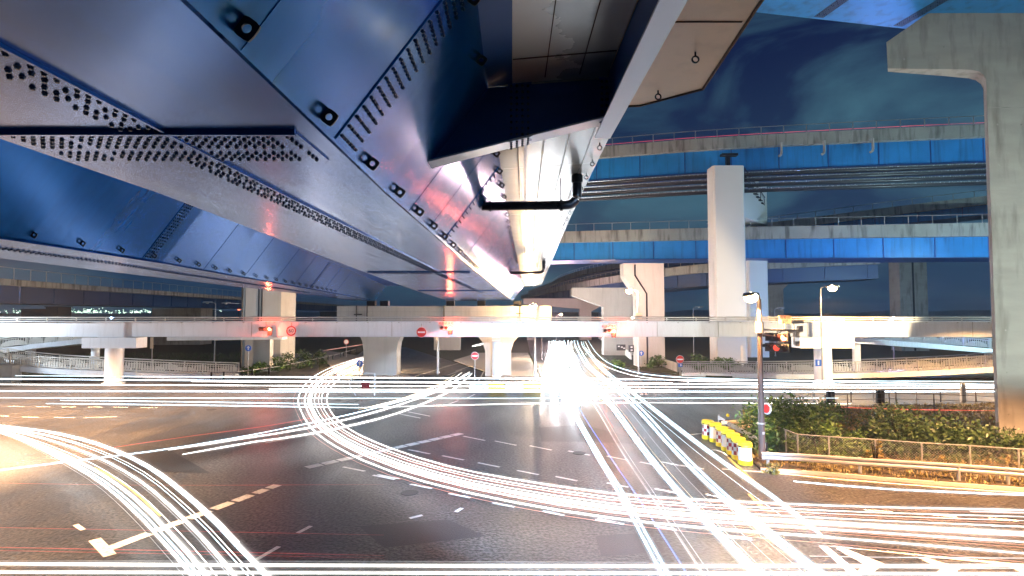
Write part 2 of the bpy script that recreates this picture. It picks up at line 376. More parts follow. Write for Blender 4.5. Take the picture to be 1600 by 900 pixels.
# bottom plate
b = MB(); b.loft([[(Lx(y) - .05 + cY(y), y, ZB), (-1.59 + cY(y), y, ZB), (-1.59 + cY(y), y, ZB + .03), (Lx(y) - .05 + cY(y), y, ZB + .03)] for y in YS])
b.build('bottom_plate', STEEL, hw)
# webs
def slabq(mb, p0, p1, th, ys, fn):
    pass
WB, WT = (-1.64, ZB + .03), (-.36, ZT)
wn = Vector((WT[1] - WB[1], 0, -(WT[0] - WB[0]))).normalized()   # outward normal of the right web (x, z)
b = MB(); b.loft([[(WB[0] + cY(y), y, WB[1]), (WT[0] + cY(y), y, WT[1]), (WT[0] - .03 + cY(y), y, WT[1]), (WB[0] - .03 + cY(y), y, WB[1])] for y in YS]); b.build('web', STEELW, hw)
b = MB(); b.loft([[(Lx(y) + cY(y), y, ZB + .03), (Lx(y) + .03 + cY(y), y, ZB + .03), (Lx(y) - 1.2 + cY(y), y, ZT), (Lx(y) - 1.23 + cY(y), y, ZT)] for y in YS]); b.build('web', STEELW, hw)
def web_pt(y, t, lift=0.0):
    return Vector((WB[0] + (WT[0] - WB[0]) * t + cY(y), y, WB[1] + (WT[1] - WB[1]) * t)) + Vector((wn.x, 0, wn.z)) * lift
# deck plates
EDGE = 1.80
b = MB(); YF = [y for y in YS if y >= 8]
b.loft([[(-.36 + cY(y), y, ZT), (EDGE + cY(y), y, ZT + .15), (EDGE + cY(y), y, ZT + .40), (-.36 + cY(y), y, ZT + .40)] for y in YF]); b.build('deck_soffit', SOFFIT, hw)
YN = [y for y in YS if y <= 8]
b = MB(); b.loft([[(-.36, y, ZT), (0.0, y, ZT + .05), (0.0, y, ZT + .40), (-.36, y, ZT + .40)] for y in YN]); b.build('haunch_plate', DEEPBLUE, hw)
b = MB(); b.loft([[(0.003, y, ZT + .05), (1.37, y, ZT + .17), (1.37, y, ZT + .40), (0.003, y, ZT + .40)] for y in YN])
for yj in (1.2, 3.2, 5.25, 7.2): b.loft([[(0.01, yj, ZT + .049), (1.36, yj, ZT + .168), (1.36, yj + .018, ZT + .168), (0.01, yj + .018, ZT + .049)], [(0.01, yj, ZT + .04), (1.36, yj, ZT + .158), (1.36, yj + .018, ZT + .158), (0.01, yj + .018, ZT + .04)]], 1)
for xj in (.46, .95): b.loft([[(xj, y, ZT + .052 + xj * .0876 + d) for y, d in ((-13.9, 0), (7.85, 0), (7.85, -.012), (-13.9, -.012))], [(xj + .012, y, ZT + .052 + xj * .0876 + d) for y, d in ((-13.9, 0), (7.85, 0), (7.85, -.012), (-13.9, -.012))]], 1)
b.build('deck_panel', [BEIGE, RUST], hw)
# deck slab above, left part over the box, and the concrete parapets
b = MB(); b.loft([[(Lx(y) - 2.4 + cY(y), y, ZT + .40), (EDGE + cY(y) - .02, y, ZT + .40), (EDGE + cY(y) - .02, y, ZT + .62), (Lx(y) - 2.4 + cY(y), y, ZT + .62)] for y in YS]); b.build('deck_slab', CONCP, hw)
b = MB(); b.loft([[(Lx(y) - 2.4 + cY(y), y, ZT + .005), (Lx(y) - 1.24 + cY(y), y, ZT + .005), (Lx(y) - 1.24 + cY(y), y, ZT + .39), (Lx(y) - 2.4 + cY(y), y, ZT + .39)] for y in YS]); b.build('deck_soffit', SOFFIT, hw)
b = MB(); b.loft([[(EDGE - .27 + cY(y), y, ZT + .622), (EDGE - .02 + cY(y), y, ZT + .622), (EDGE - .08 + cY(y), y, ZT + 1.6), (EDGE - .25 + cY(y), y, ZT + 1.6)] for y in YF]); b.build('parapet', CONCP, hw)
# soffit ribs (panel joints) beyond the cross beam
for off, w, h, m in ((.02, .03, .05, BLACK), (.16, .05, .03, FLANGE), (.52, .035, .025, GALV), (1.0, .02, .02, GALV), (1.45, .02, .015, GALV)):
    b = MB(); yf = [y for y in YF if y >= 9]
    zs = lambda o: ZT + (o + .36) / 2.16 * .15
    b.loft([[(off + cY(y), y, zs(off) + .01), (off + w + cY(y), y, zs(off) + .01), (off + w + cY(y), y, zs(off) - h), (off + cY(y), y, zs(off) - h)] for y in yf]); b.build('soffit_rib', m, hw)
for yj in (12.6, 18.5, 25, 34, 46):
    b = MB(); b.loft([[(x + cY(yj), yj, ZT + (x + .36) / 2.16 * .15 - d) for x, d in ((-.3, .003), (1.76, .003), (1.76, -.01), (-.3, -.01))], [(x + cY(yj), yj + .02, ZT + (x + .36) / 2.16 * .15 - d) for x, d in ((-.3, .003), (1.76, .003), (1.76, -.01), (-.3, -.01))]])
    b.build('panel_joint', GALV, hw)
# edge girder with its pale bottom flange (ends just past the cross beam)
b = MB(); b.box(1.40, -2.7, 10.08, .024, 22.6, .72); b.build('edge_web', DEEPBLUE, hw)
b = MB(); b.box(1.39, -2.7, 9.705, .24, 22.6, .028); b.build('edge_flange', FLANGE, hw)
# outer overhang panel with rusty rim
q = [(1.415, -14), (2.75, -14), (2.75, 6.1), (2.93, 8.55), (2.12, 9.25), (1.415, 9.3)]
b = MB(); b.prism([(x, y, 10.45) for x, y in q], (0, 0, .18)); b.build('overhang_panel', CREAM, hw)
b = MB()
for p0, p1 in zip(q[1:5], q[2:6]): b.cyl((p0[0], p0[1], 10.445), (p1[0], p1[1], 10.445), .022, n=6)
for yj in (3.0, 6.55): b.box(2.07, yj, 10.446, 1.3, .022, .012)
b.build('panel_rim', RUST, hw)
# cross beam (tapered cantilever bracket) at y = 8
YB = 8.0
pA, pB = P(661, 258, YB), P(944, 184, YB)
bl = [(pA.x, YB, pA.z), (1.386, YB, pB.z), (1.386, YB, ZT + .13), (-.36, YB, ZT - .01)]
b = MB(); b.prism([(x, y + .0, z) for x, y, z in bl], (0, .024, 0)); cb = b.build('cross_beam', DEEPBLUE, hw)
b = MB(); b.hexa([(pA.x - .02, YB - .16, pA.z - .025), (1.40, YB - .16, pB.z - .025), (1.40, YB + .19, pB.z - .025), (pA.x - .02, YB + .19, pA.z - .025),
                  (pA.x - .02, YB - .16, pA.z), (1.40, YB - .16, pB.z), (1.40, YB + .19, pB.z), (pA.x - .02, YB + .19, pA.z)]); b.build('bottom_flange', FLANGE, cb)
def bolt(mb, c, n, r=.0165, h=.02, mi=1):
    c = Vector(c); n = Vector(n); mb.cyl(c, c + n * h, r, r * .85, 6, mi)
    mb.cyl(c, c + n * .005, r * 1.25, r * 1.25, 8, mi)
b = MB()
for xs in (.11,):
    b.box(xs, YB - .006, 10.0 - .0, .34, .012, 1.05)
    for i in range(4):
        for j in range(11): bolt(b, (xs - .12 + i * .08, YB - .012, 9.56 + j * .088), (0, -1, 0))
b.build('splice_plate', [DEEPBLUE, BOLT], cb)
b = MB(); b.box(1.32, YB - .006, 10.06, .14, .012, .66)
for i in range(2):
    for j in range(7): bolt(b, (1.29 + i * .07, YB - .012, 9.80 + j * .088), (0, -1, 0))
b.build('splice_plate', [DEEPBLUE, BOLT], cb)
b = MB(); b.hexa([(x, y, pA.z + (pB.z - pA.z) * (x - pA.x) / (1.386 - pA.x) - dz) for dz in (.033, .0255) for x, y in ((-.06, YB - .15), (.28, YB - .15), (.28, YB + .18), (-.06, YB + .18))]); fz = lambda x: pA.z + (pB.z - pA.z) * (x - pA.x) / (1.386 - pA.x) - .033
for i in range(4):
    for j in range(4): bolt(b, (-.01 + i * .08, YB - .12 + j * .09, fz(-.01 + i * .08)), (0, 0, -1), .016)
b.build('splice_plate', [FLANGE, BOLT], cb)
# --- bolted splices of the box
# transverse splice across the bottom plate
for (y0, y1, rows) in ((4.62, 5.45, 8), (20.2, 21.0, 8), (36.5, 37.4, 8)):
    b = MB(); xl, xr = Lx(y0) + .12 + cY(y0), -1.78 + cY(y0)
    b.box((xl + xr) / 2, (y0 + y1) / 2, ZB - .008, xr - xl, y1 - y0, .014)
    b.box((xl + xr) / 2, y0 - .03, ZB - .02, xr - xl, .035, .04)
    nx = int((xr - xl) / .082)
    for i in range(nx):
        if i % 11 in (5,): continue
        for j in range(rows):
            if j == rows // 2 - (i % 2) * 0 and j == 4: continue
            bolt(b, (xl + .05 + i * .082, y0 + .06 + j * (y1 - y0 - .12) / (rows - 1), ZB - .015), (0, 0, -1))
    b.build('splice_plate', [STEEL, BOLT], hw)
# longitudinal splice
b = MB(); ys = [y for y in YS if y >= -1] ; x0, x1 = -3.22, -2.86
b.loft([[(x0 + cY(y), y, ZB - .006), (x1 + cY(y), y, ZB - .006), (x1 + cY(y), y, ZB - .001), (x0 + cY(y), y, ZB - .001)] for y in ys])
b.loft([[(x1 + .005 + cY(y), y, ZB - .028), (x1 + .03 + cY(y), y, ZB - .028), (x1 + .03 + cY(y), y, ZB - .001), (x1 + .005 + cY(y), y, ZB - .001)] for y in ys])
y = 2.2; k = 0
while y < 40:
    if not (4.55 < y < 5.5 or 20.1 < y < 21.1 or 36.4 < y < 37.5) and (k % 4 != 3):
        for xx in (x0 + .05, x0 + .13, x0 + .23, x0 + .31): bolt(b, (xx + cY(y), y + (0.0 if xx < -3.05 else .05), ZB - .006), (0, 0, -1))
    y += .1 if k % 4 != 3 else .07; k += 1
b.build('splice_strip', [STEEL, BOLT], hw)
# web splices (rows of bolts climbing the web)
for (y0, cols, rows, st) in ((5.05, 6, 18, .085), (12.2, 4, 16, .10), (30.0, 4, 16, .12), (46, 4, 14, .14)):
    b = MB(); wth = cols * .085 + .06
    lo, hi = .03, .97
    b.loft([[web_pt(y0, lo, .001), web_pt(y0 + wth, lo, .001), web_pt(y0 + wth, lo, .013), web_pt(y0, lo, .013)], [web_pt(y0, hi, .001), web_pt(y0 + wth, hi, .001), web_pt(y0 + wth, hi, .013), web_pt(y0, hi, .013)]])
    for i in range(cols):
        for j in range(rows):
            t = .06 + j * .88 / (rows - 1)
            bolt(b, web_pt(y0 + .07 + i * .085, t, .013), (wn.x, 0, wn.z))
    b.build('splice_plate', [STEELW, BOLT], hw)
# longitudinal weld / stiffener lines on the web
b = MB()
for yj in (3.3, 8.6, 10.4, 16.4, 20.4, 24.6, 38): b.loft([[web_pt(yj, .02, .0005), web_pt(yj + .012, .02, .0005), web_pt(yj + .012, .02, .006), web_pt(yj, .02, .006)], [web_pt(yj, .98, .0005), web_pt(yj + .012, .98, .0005), web_pt(yj + .012, .98, .006), web_pt(yj, .98, .006)]])
b.build('weld_seams', STEELW, hw)
# lugs: small plates with a hole, each its own part
def lug_mesh(ring=False):
    b = MB(); n = 16; loops = []
    R0, R1 = (.052, .034) if ring else (.062, .030)
    for yy in (-.008, .008):
        outer = []; inner = []
        for i in range(n):
            a = 2 * math.pi * i / n
            ca, sa = math.cos(a), math.sin(a)
            rr = R0 if ring else R0 * min(1.25, 1 / max(abs(ca), abs(sa)))
            outer.append((rr * ca, yy, rr * sa)); inner.append((R1 * ca, yy, R1 * sa))
        loops.append((outer, inner))
    (o0, i0), (o1, i1) = loops
    vs = o0 + i0 + o1 + i1; fs = []
    for i in range(n):
        j = (i + 1) % n
        fs += [(i, j, n + j, n + i), (2 * n + i, 3 * n + i, 3 * n + j, 2 * n + j), (i, 2 * n + i, 2 * n + j, j), (n + i, n + j, 3 * n + j, 3 * n + i)]
    b.add(vs, fs)
    if ring: b.box(0, 0, .075, .02, .016, .05)
    return b
lug0 = lug_mesh().build('lug', BLACK, hw); ring0 = lug_mesh(True).build('ring_lug', BLACK, hw)
lug0.data.transform(Matrix.Translation(hw.location)); ring0.data.transform(Matrix.Translation(hw.location))
def put_lug(src, w, ry=0.0, first=[set()]):
    o = src if src.name not in first[0] else src.copy()
    if src.name in first[0]: COL.objects.link(o); o.parent = hw
    else: first[0].add(src.name)
    o.location = Vector(w) - hw.location; o.rotation_euler = (0, ry, 0)
tilt = math.atan2(WT[0] - WB[0], WT[1] - WB[1])
for k in range(22): put_lug(lug0, web_pt(3.15 + 1.45 * k, .07, .055), tilt)
for k in range(22): put_lug(lug0, web_pt(5.5 + 1.37 * k, .95, .055), tilt)
for k in range(30):
    y = 9.9 + 1.22 * k; put_lug(ring0, (1.66 + cY(y), y, ZT + .04))
for x, y in ((2.42, 7.33), (2.26, 8.62), (2.42, 5.8)): put_lug(ring0, (x, y, 10.35))
# drain pipes
def drain(y, x1, r):
    b = MB(); st = web_pt(y, .62, .0); zz = st.z
    pts = [st + Vector((-.02, 0, 0)), Vector((x1 - .28, y, zz + .02))]
    for k in range(1, 7):
        a = k * R(15); pts.append(Vector((x1 - .28 + .28 * math.sin(a), y, zz + .02 + .28 * (1 - math.cos(a)))))
    pts.append(Vector((x1, y, ZT + .12)))
    b.tube(pts, r, 12)
    for xx in (st.x + .16, x1 - .42): b.cyl((xx, y, zz + .01), (xx + .06, y, zz + .01), r * 1.3, n=12)
    for xx in (st.x + .17, x1 - .40): b.box(xx, y, (zz + ZT) / 2 + .04, .02, .02, ZT - zz)
    b.cyl((x1, y, ZT + .03 - .12), (x1, y, ZT + .1), r * 1.25, n=12)
    b.build('drain_pipe', PIPE, hw, smooth=True)
drain(13.6, 1.58, .11); drain(36.0, 2.02, .10)
# hanger pipe on the web
# ---------- second box girder, diverging to the left
L2 = [(-40, -10.3), (12, -10.35), (17, -10.55), (22, -11.2), (30, -12.0), (47, -13.9), (67, -16.2)]
L3 = [(-40, -13.7), (15, -13.8), (21, -14.5), (33, -15.4), (42, -16.0), (67, -18.6)]
g2 = empty('box_girder', (-10.5, 0, 0), 'second blue box girder further left, curving away below the sky', 'box girder')
ys2 = [-14, 0, 5, 9, 12, 14.5, 17, 20, 22, 26, 30, 36, 42, 47, 55, 67]
b = MB(); b.loft([[(interp(L3, y), y, ZB), (interp(L2, y) + .05, y, ZB), (interp(L2, y) + .05, y, ZB + .03), (interp(L3, y), y, ZB + .03)] for y in ys2]); b.build('bottom_plate', STEEL, g2)
w2 = (1.28, 1.72)
def web2(y, t, lift=0): return Vector((interp(L2, y) + w2[0] * t + lift * .8, y, ZB + .03 + w2[1] * t - lift * .59))
b = MB(); b.loft([[web2(y, 0), web2(y, 1), web2(y, 1) + Vector((-.03, 0, 0)), web2(y, 0) + Vector((-.03, 0, 0))] for y in ys2]); b.build('web', STEELW, g2)
b = MB(); b.loft([[(interp(L3, y) - 3.4, y, ZT + .005), (interp(L2, y) + 3.6 if y < 60 else interp(L2, y) + 3.6, y, ZT + .005), (interp(L2, y) + 3.6, y, ZT + .5), (interp(L3, y) - 3.4, y, ZT + .5)] for y in ys2]); b.build('deck_soffit', DEEPBLUE, g2)
b = MB(); b.loft([[(interp(L3, y) + .0, y, ZB + .03), (interp(L3, y) + .03, y, ZB + .03), (interp(L3, y) - 1.25, y, ZT), (interp(L3, y) - 1.28, y, ZT)] for y in ys2]); b.build('web', STEELW, g2)
for (y0, cols) in ((16.0, 4), (35, 4)):
    b = MB(); b.loft([[web2(y0, .03, .001), web2(y0 + .5, .03, .001), web2(y0 + .5, .03, .013), web2(y0, .03, .013)], [web2(y0, .97, .001), web2(y0 + .5, .97, .001), web2(y0 + .5, .97, .013), web2(y0, .97, .013)]])
    for i in range(cols):
        for j in range(20): bolt(b, web2(y0 + .08 + i * .11, .06 + j * .046, .013), (.8, 0, -.59), .026)
    b.build('splice_plate', [STEELW, BOLT], g2)
b = MB(); y = 11.0
b.loft([[(interp(L2, yy) - 1.5, yy, ZB - .006), (interp(L2, yy) - 1.1, yy, ZB - .006), (interp(L2, yy) - 1.1, yy, ZB - .001), (interp(L2, yy) - 1.5, yy, ZB - .001)] for yy in ys2])
while y < 40:
    for d in (1.2, 1.4): bolt(b, (interp(L2, y) - d, y, ZB - .006), (0, 0, -1), .03, .03)
    y += .16
b.build('splice_strip', [STEEL, BOLT], g2)
b = MB()
for yj in (20, 24, 28, 31.5, 39, 43): b.loft([[web2(yj, .02, .0005), web2(yj + .03, .02, .0005), web2(yj + .03, .02, .01), web2(yj, .02, .01)], [web2(yj, .98, .0005), web2(yj + .03, .98, .0005), web2(yj + .03, .98, .01), web2(yj, .98, .01)]])
b.build('weld_seams', STEELW, g2)
lg = lug_mesh().build('lug', BLACK, g2); lg.data.transform(Matrix.Translation(g2.location))
for k in range(22):
    o = lg if k == 0 else lg.copy()
    if k: COL.objects.link(o); o.parent = g2
    o.location = web2(12.0 + 1.45 * k, .1, .055) - g2.location; o.rotation_euler = (0, tilt, 0)

# ---------- pier carrying both girders
pr = empty('bridge_pier', (-8, 64.5, 0), 'wide concrete pier beam on columns behind the footbridge', 'pier')
b = MB(); b.box(-7.6, 64.8, 6.35, 24.0, 2.6, 3.0); cap = b.build('pier_cap', CONCL, pr)
b = MB()
for zz in (5.5, 6.4, 7.2): b.box(-7.6, 63.49, zz, 24.0, .012, .03)
for k in range(27): b.box(-19.2 + k * .9, 63.492, 6.35, .025, .012, 2.98)
b.build('form_joints', CONC, cap)
def pcol(x0, x1, y0, y1, zt, parent, fl=1.2, m=CONCL):
    b = MB(); b.prism([(x0, y0, 0), (x1, y0, 0), (x1, y0, zt - 2.0), (x1 + fl * .25, y0, zt - 1.0), (x1 + fl, y0, zt), (x0 - fl, y0, zt), (x0 - fl * .25, y0, zt - 1.0), (x0, y0, zt - 2.0)], (0, y1 - y0, 0))
    return b.build('column', m, parent)
pcol(-16.6, -12.9, 63.6, 66.0, 4.84, pr, .6); pcol(-3.0, -.1, 63.6, 66.0, 4.84, pr, 1.2)
for x in (-16.0, -14.5, -7, -3.5, .6): MB().box(x, 64.6, 8.15, .9, .9, .6).build('bearing', BLACK, pr)
for x in (-17.4, -16.2, .9, -7.6): MB().cyl((x, 63.4, 5.0), (x, 63.4, 7.9), .07, n=8).build('drain_pipe', PIPE, cap)
MB().box(-17.2, 63.30, 6.9, .9, .06, .12).build('bracket', PIPE, cap); MB().box(.9, 63.30, 7.0, .9, .06, .12).build('bracket', PIPE, cap)
# small barrier posts at the mid pier base -> a guard fence
# ---------- left round-cornered pier
lp = empty('bridge_pier', (-32.5, 75, 0), 'tall warm lit concrete pier left of centre behind the footbridge', 'pier')
b = MB(); q = [(-35.2, 74.2), (-34.6, 73.6), (-30.0, 73.6), (-29.2, 74.4), (-29.2, 76.5), (-35.2, 76.5)]
b.prism([(x, y, 0) for x, y in q], (0, 0, 14)); b.build('column', CONCL, lp)
MB().box(-32.9, 73.57, 7, .14, .1, 14).build('drain_pipe', PIPE, lp); MB().box(-32.5, 73.57, 7, .14, .1, 14).build('drain_pipe', PIPE, lp); MB().cyl((-35.0, 73.5, 0), (-35.0, 73.5, 12), .12, n=8).build('drain_pipe', PIPE, lp)

# ================================================================== FOOTBRIDGE
fb = empty('footbridge', (0, 57.5, 0), 'white steel pedestrian bridge crossing the whole junction', 'footbridge')
b = MB(); b.box(5.5, 57.2, 5.44, 150, 1.0, 1.5); b.box(5.5, 57.2, 6.22, 150, 3.0, .06); b.box(5.5, 57.2, 4.70, 150, 1.2, .03)
b.build('beam', WHITEB, fb)
for x in [-41.2, -38.6, -26, -12, 0.5, 14.5, 20.6, 29.5, 33.4, 46]: MB().box(x, 56.69, 5.44, .05, .02, 1.49).build('beam_seam', GALV, fb)
b = MB()
for yy in (55.75, 58.65):
    for z, r in ((6.62, .06), (6.42, .035)): b.cyl((-69, yy, z), (80, yy, z), r, n=6)
b.build('handrail', RAILW, fb)
b = MB(); b.box(0, 0, .18, .09, .09, .34); po = b.build('post', RAILW); po.parent = fb
first = True
for k in range(50):
    x = -66 + k * 2.9
    for yy in (55.75,) if k % 1 == 0 else ():
        o = po if first else po.copy()
        if not first: COL.objects.link(o); o.parent = fb
        first = False
        o.location = Vector((x, yy, 6.25)) - fb.location
for x in (-39.9, 31.2):
    b = MB()
    b.box(x, 57.1, 5.42, 2.6, 1.3, 1.56); b.box(x, 57.1, 4.1, 5.4, 1.7, 1.05); b.build('bridge_cap', WHITEB, fb)
    b = MB(); b.cyl((x, 57.1, 0), (x, 57.1, 3.6), .82, n=24); b.cyl((x, 57.1, 0), (x, 57.1, .12), 1.0, n=24); b.cyl((x, 57.1, 2.0), (x, 57.1, 2.04), .84, n=24); b.build('column', WHITEB, fb, smooth=True)
b = MB()
for k in range(46): b.box(-64 + k * 3.1, 56.66, 6.10, .16, .07, .05)
b.build('brackets', GALV, fb)
# small light fittings on the deck edge
# ---------- spiral ramps
def ramp(name, pts, label, fm, dm, w=2.6, group=None):
    path = catmull(pts, 1.2)
    r = empty(name, path[0], label, 'ramp', group)
    b = MB(); lo, ro = offset(path, -w / 2), offset(path, w / 2)
    b.loft([[l, q, q + Vector((0, 0, -.55)), l + Vector((0, 0, -.55))] for l, q in zip(lo, ro)]); b.build('ramp_deck', dm, r)
    for side in (lo, ro):
        b = MB()
        b.tube([p + Vector((0, 0, 1.15)) for p in side], .06, 6); b.tube([p + Vector((0, 0, .15)) for p in side], .04, 6)
        b.tube([p + Vector((0, 0, .95)) for p in side], .03, 6)
        acc = 0; nxt = 0; pidx = 0
        for p, q in zip(side, side[1:]):
            L = (q - p).length; s = 0
            while nxt <= acc + L:
                t = (nxt - acc) / L; c = p.lerp(q, t); d = (q - p)
                big = pidx % 12 == 0
                b.box(c.x, c.y, c.z + .58, .12 if big else .05, .12 if big else .03, 1.16 if big else .84, math.atan2(d.y, d.x))
                # fan panel of wider slats between posts
                u = (pidx % 12) / 12 * 2 - 1
                hh = math.sqrt(max(0, 1 - (u / .8) ** 2)) * .62 if abs(u) < .8 else 0
                if hh > .05: b.box(c.x, c.y, c.z + .15 + hh / 2, .19, .045, hh, math.atan2(d.y, d.x))
                pidx += 1; nxt += .26
            acc += L
        b.build('railing', fm, r)
    for k in range(3, len(path) - 6, max(4, len(path) // 4)):
        p = path[k]
        if p.z > 1.6:
            b = MB(); b.cyl((p.x, p.y, 0), (p.x, p.y, p.z - .55), .4, n=14); b.build('column', dm, r, smooth=True)
    return r
ramp('spiral_ramp', [(-42, 60, 4.6), (-49, 64, 4.0), (-57, 67.5, 3.3), (-60.5, 65, 2.8), (-57, 61, 2.3), (-49, 59.6, 1.5), (-40, 60.6, .9), (-30.5, 63.2, .25)], 'curving footbridge ramp with cream railings on the left, looping down to the street', RAILW, WHITEB)
ramp('spiral_ramp', [(33.5, 60, 4.6), (42, 63, 4.0), (51, 66, 3.3), (58, 66, 2.7), (60, 62, 2.2), (54, 60.2, 1.8), (44, 60.6, 1.1), (32, 61.8, .6), (19.5, 65.5, .2)], 'curving footbridge ramp in blue light on the right, behind the lamp posts', GALV, WHITEB)
# left abutment block under the ramp
tag(MB().box(-52.5, 58.0, .9, 4.2, 1.2, 1.8).build('ramp_abutment', CONCL), 'pale concrete block under the bend of the left ramp', 'abutment')
# inner ramp beam at the left, straight ramp behind it
rb = empty('ramp_beam', (-34, 68, 0), 'steel ramp beam with lit underside behind the left bridge column', 'ramp beam')
MB().hexa([(-39.5, 65, 3.9), (-27.5, 68, 3.9), (-27.5, 69.5, 3.9), (-39.5, 66.5, 3.9), (-39.5, 65, 4.65), (-27.5, 68, 4.65), (-27.5, 69.5, 4.65), (-39.5, 66.5, 4.65)]).build('beam', WHITEB, rb)
MB().box(-30, 68.6, 2.0, 2.0, 1.0, 3.9).build('column', CONCL, rb)

# ================================================================== VIADUCTS
def viaduct(pts, name, label, zs, w, girder_m, para_m=CONCP, rail=True, pipes=False, posts=True, group=None, step=4.0):
    """pts: (x, y, dz); zs: girder bottom, parapet bottom, parapet top, rail top; the pts give the near edge"""
    path = catmull(pts, step); r = empty(name, (path[0].x, path[0].y, 0), label, 'viaduct', group)
    fwd = 1
    near = path; far = offset(path, -w) if near[0].x < near[-1].x else offset(path, w)
    zb, zm, zt, zr = zs
    def up(p, z): return Vector((p.x, p.y, p.z + z))
    def mid(a, c, t): return a.lerp(c, t)
    b = MB(); b.loft([[up(mid(n, f, .10), zb), up(mid(n, f, .10), zm), up(mid(n, f, .90), zm), up(mid(n, f, .90), zb)] for n, f in zip(near, far)]); b.build('girder', girder_m, r)
    b = MB(); b.loft([[up(n, zm), up(n, zt), up(mid(n, f, .03), zt), up(mid(n, f, .03), zm + .25), up(f, zm + .25), up(f, zm)] for n, f in zip(near, far)]); b.build('parapet', para_m, r)
    b = MB(); b.loft([[up(mid(n, f, .965), zm + .26), up(mid(n, f, .965), zt), up(f, zt), up(f, zm + .26)] for n, f in zip(near, far)]); b.build('parapet', para_m, r)
    # stiffeners and lower flange
    b = MB()
    b.loft([[up(mid(n, f, .075), zb - .08), up(mid(n, f, .075), zb), up(mid(n, f, .925), zb), up(mid(n, f, .925), zb - .08)] for n, f in zip(near, far)])
    acc = 0; nxt = 2.0
    for (p, q), (f0, f1) in zip(zip(near, near[1:]), zip(far, far[1:])):
        L = (q - p).length
        while nxt <= acc + L:
            t = (nxt - acc) / L; c = p.lerp(q, t); cf = f0.lerp(f1, t); c2 = c.lerp(cf, .094)
            b.box(c2.x, c2.y, c2.z + (zb + zm) / 2, .12, .12, zm - zb - .02, math.atan2(q.y - p.y, q.x - p.x)); nxt += 6.5
        acc += L
    b.build('flange', DEEPBLUE if girder_m is SKYBLUE else girder_m, r)
    if rail:
        b = MB(); b.tube([up(mid(n, f, .015), zr) for n, f in zip(near, far)], .05, 5)
        acc = 0; nxt = .5
        for (p, q), (f0, f1) in zip(zip(near, near[1:]), zip(far, far[1:])):
            L = (q - p).length
            while nxt <= acc + L:
                t = (nxt - acc) / L; c = p.lerp(q, t).lerp(f0.lerp(f1, t), .015)
                b.box(c.x, c.y, c.z + (zt + zr) / 2, .09, .09, zr - zt); nxt += 3.0
            acc += L
        b.build('railing', GALV, r)
    if pipes:
        for k in range(4):
            b = MB(); b.tube([up(mid(n, f, .12), zb - .50 - k * .80) for n, f in zip(near, far)], .30, 12); pi_ = b.build('pipe', PIPE, r, smooth=True)
            b = MB(); b.tube([up(mid(n, f, .085), zb - .28 - k * .80) for n, f in zip(near, far)], .075, 8); b.build('cable', GALVB, pi_, smooth=True)  # thin bright tube atop each pipe stands in for its top highlight
    return r
# upper and middle viaducts on the right
viaduct([(-14, 93.5, 0), (14, 85, 0), (32, 80.5, .1), (63, 75, 0), (95, 71, 0)], 'viaduct', 'highest viaduct with bright blue girder on top of the white pier', (27.55, 30.75, 32.4, 33.6), 9, SKYBLUE, pipes=True)
viaduct([(-4, 99, .35), (7.5, 95, .3), (34, 86.5, -.25), (66, 78, -.9), (95, 71, -1.3)], 'viaduct', 'middle viaduct with blue girder crossing behind the white pier', (15.8, 18.65, 20.5, 21.7), 9, SKYBLUE)
viaduct([(36, 104, 0), (50, 101, 1.2), (75, 94, 3.6), (110, 84, 6)], 'viaduct', 'sloping ramp viaduct above the middle one, climbing to the right', (19.6, 21.2, 22.6, 23.6), 8, SKYBLUE)
viaduct([(4, 260, 0), (10, 200, 0), (17, 150, 0), (23.5, 120, .1), (30, 105, .4), (38, 97, .7), (60, 92, 1.4)], 'viaduct', 'lower curved ramp viaduct with stained parapet sweeping behind the hammerhead pier', (11.4, 13.7, 15.2, 16.2), 9, NAVY)
viaduct([(8, 280, -1), (15, 225, 0), (17, 200, .6), (20.5, 172, .8), (26, 150, .9), (33, 130, 1.0), (46, 112, 1.0)], 'viaduct', 'green lit curved ramp viaduct, upper one in the centre distance', (16.6, 17.8, 19.2, 20.0), 8, NAVY)
viaduct([(-48, 20, -.2), (-61, 68, 0), (-69, 148, 0), (-80, 260, 0), (-88, 340, 0)][::1], 'viaduct', 'dark viaduct receding in the left distance above the city lights', (8.35, 10.45, 11.2, 12.6), -10, NAVY)
for px_, lab in ((1221, 'first'), (1288, 'second'), (1364, 'third')):
    v = P(px_, 228, 78.5 - (px_ - 1221) / 143 * 1.9)
    o = MB().tube([(v.x, v.y, 31.0), (v.x, v.y, 29.6), (v.x - .15, v.y - .1, 29.2), (v.x - .5, v.y - .2, 29.0)], .16, 8).build('drain_spout', CONCL, smooth=True); tag(o, 'pale drain spout under the highest parapet, ' + lab + ' right of the white pier', 'drain spout')
# ---------- white portal pier
wp = empty('portal_pier', (30, 78, 0), 'tall white portal pier carrying the highest viaduct', 'pier')
def chamf(x0, x1, y0, y1, z0, z1, c=.25):
    return [(x0 + c, y0, z0), (x1 - c, y0, z0), (x1, y0 + c, z0), (x1, y1, z0), (x0, y1, z0), (x0, y0 + c, z0)]
MB().prism(chamf(27.7, 32.05, 77.2, 79.6, 0, 0), (0, 0, 27.4)).build('column', WHITEC, wp)
MB().prism(chamf(37.4, 40.6, 89.5, 92, 0, 0), (0, 0, 24.0)).build('column', WHITEC, wp)
MB().hexa([(30.2, 79.61, 21), (32.0, 79.61, 21), (40.6, 89.49, 21), (37.6, 89.49, 21), (30.2, 79.61, 27.3), (32.0, 79.61, 27.3), (40.6, 89.49, 27.3), (37.6, 89.49, 27.3)]).build('crossbeam', WHITEC, wp)
b = MB()
for k in range(9): b.box(32.9 + k * .75, 79.9 + k * .98, 26.4 - k * .28, .9, .8, .14, R(48))
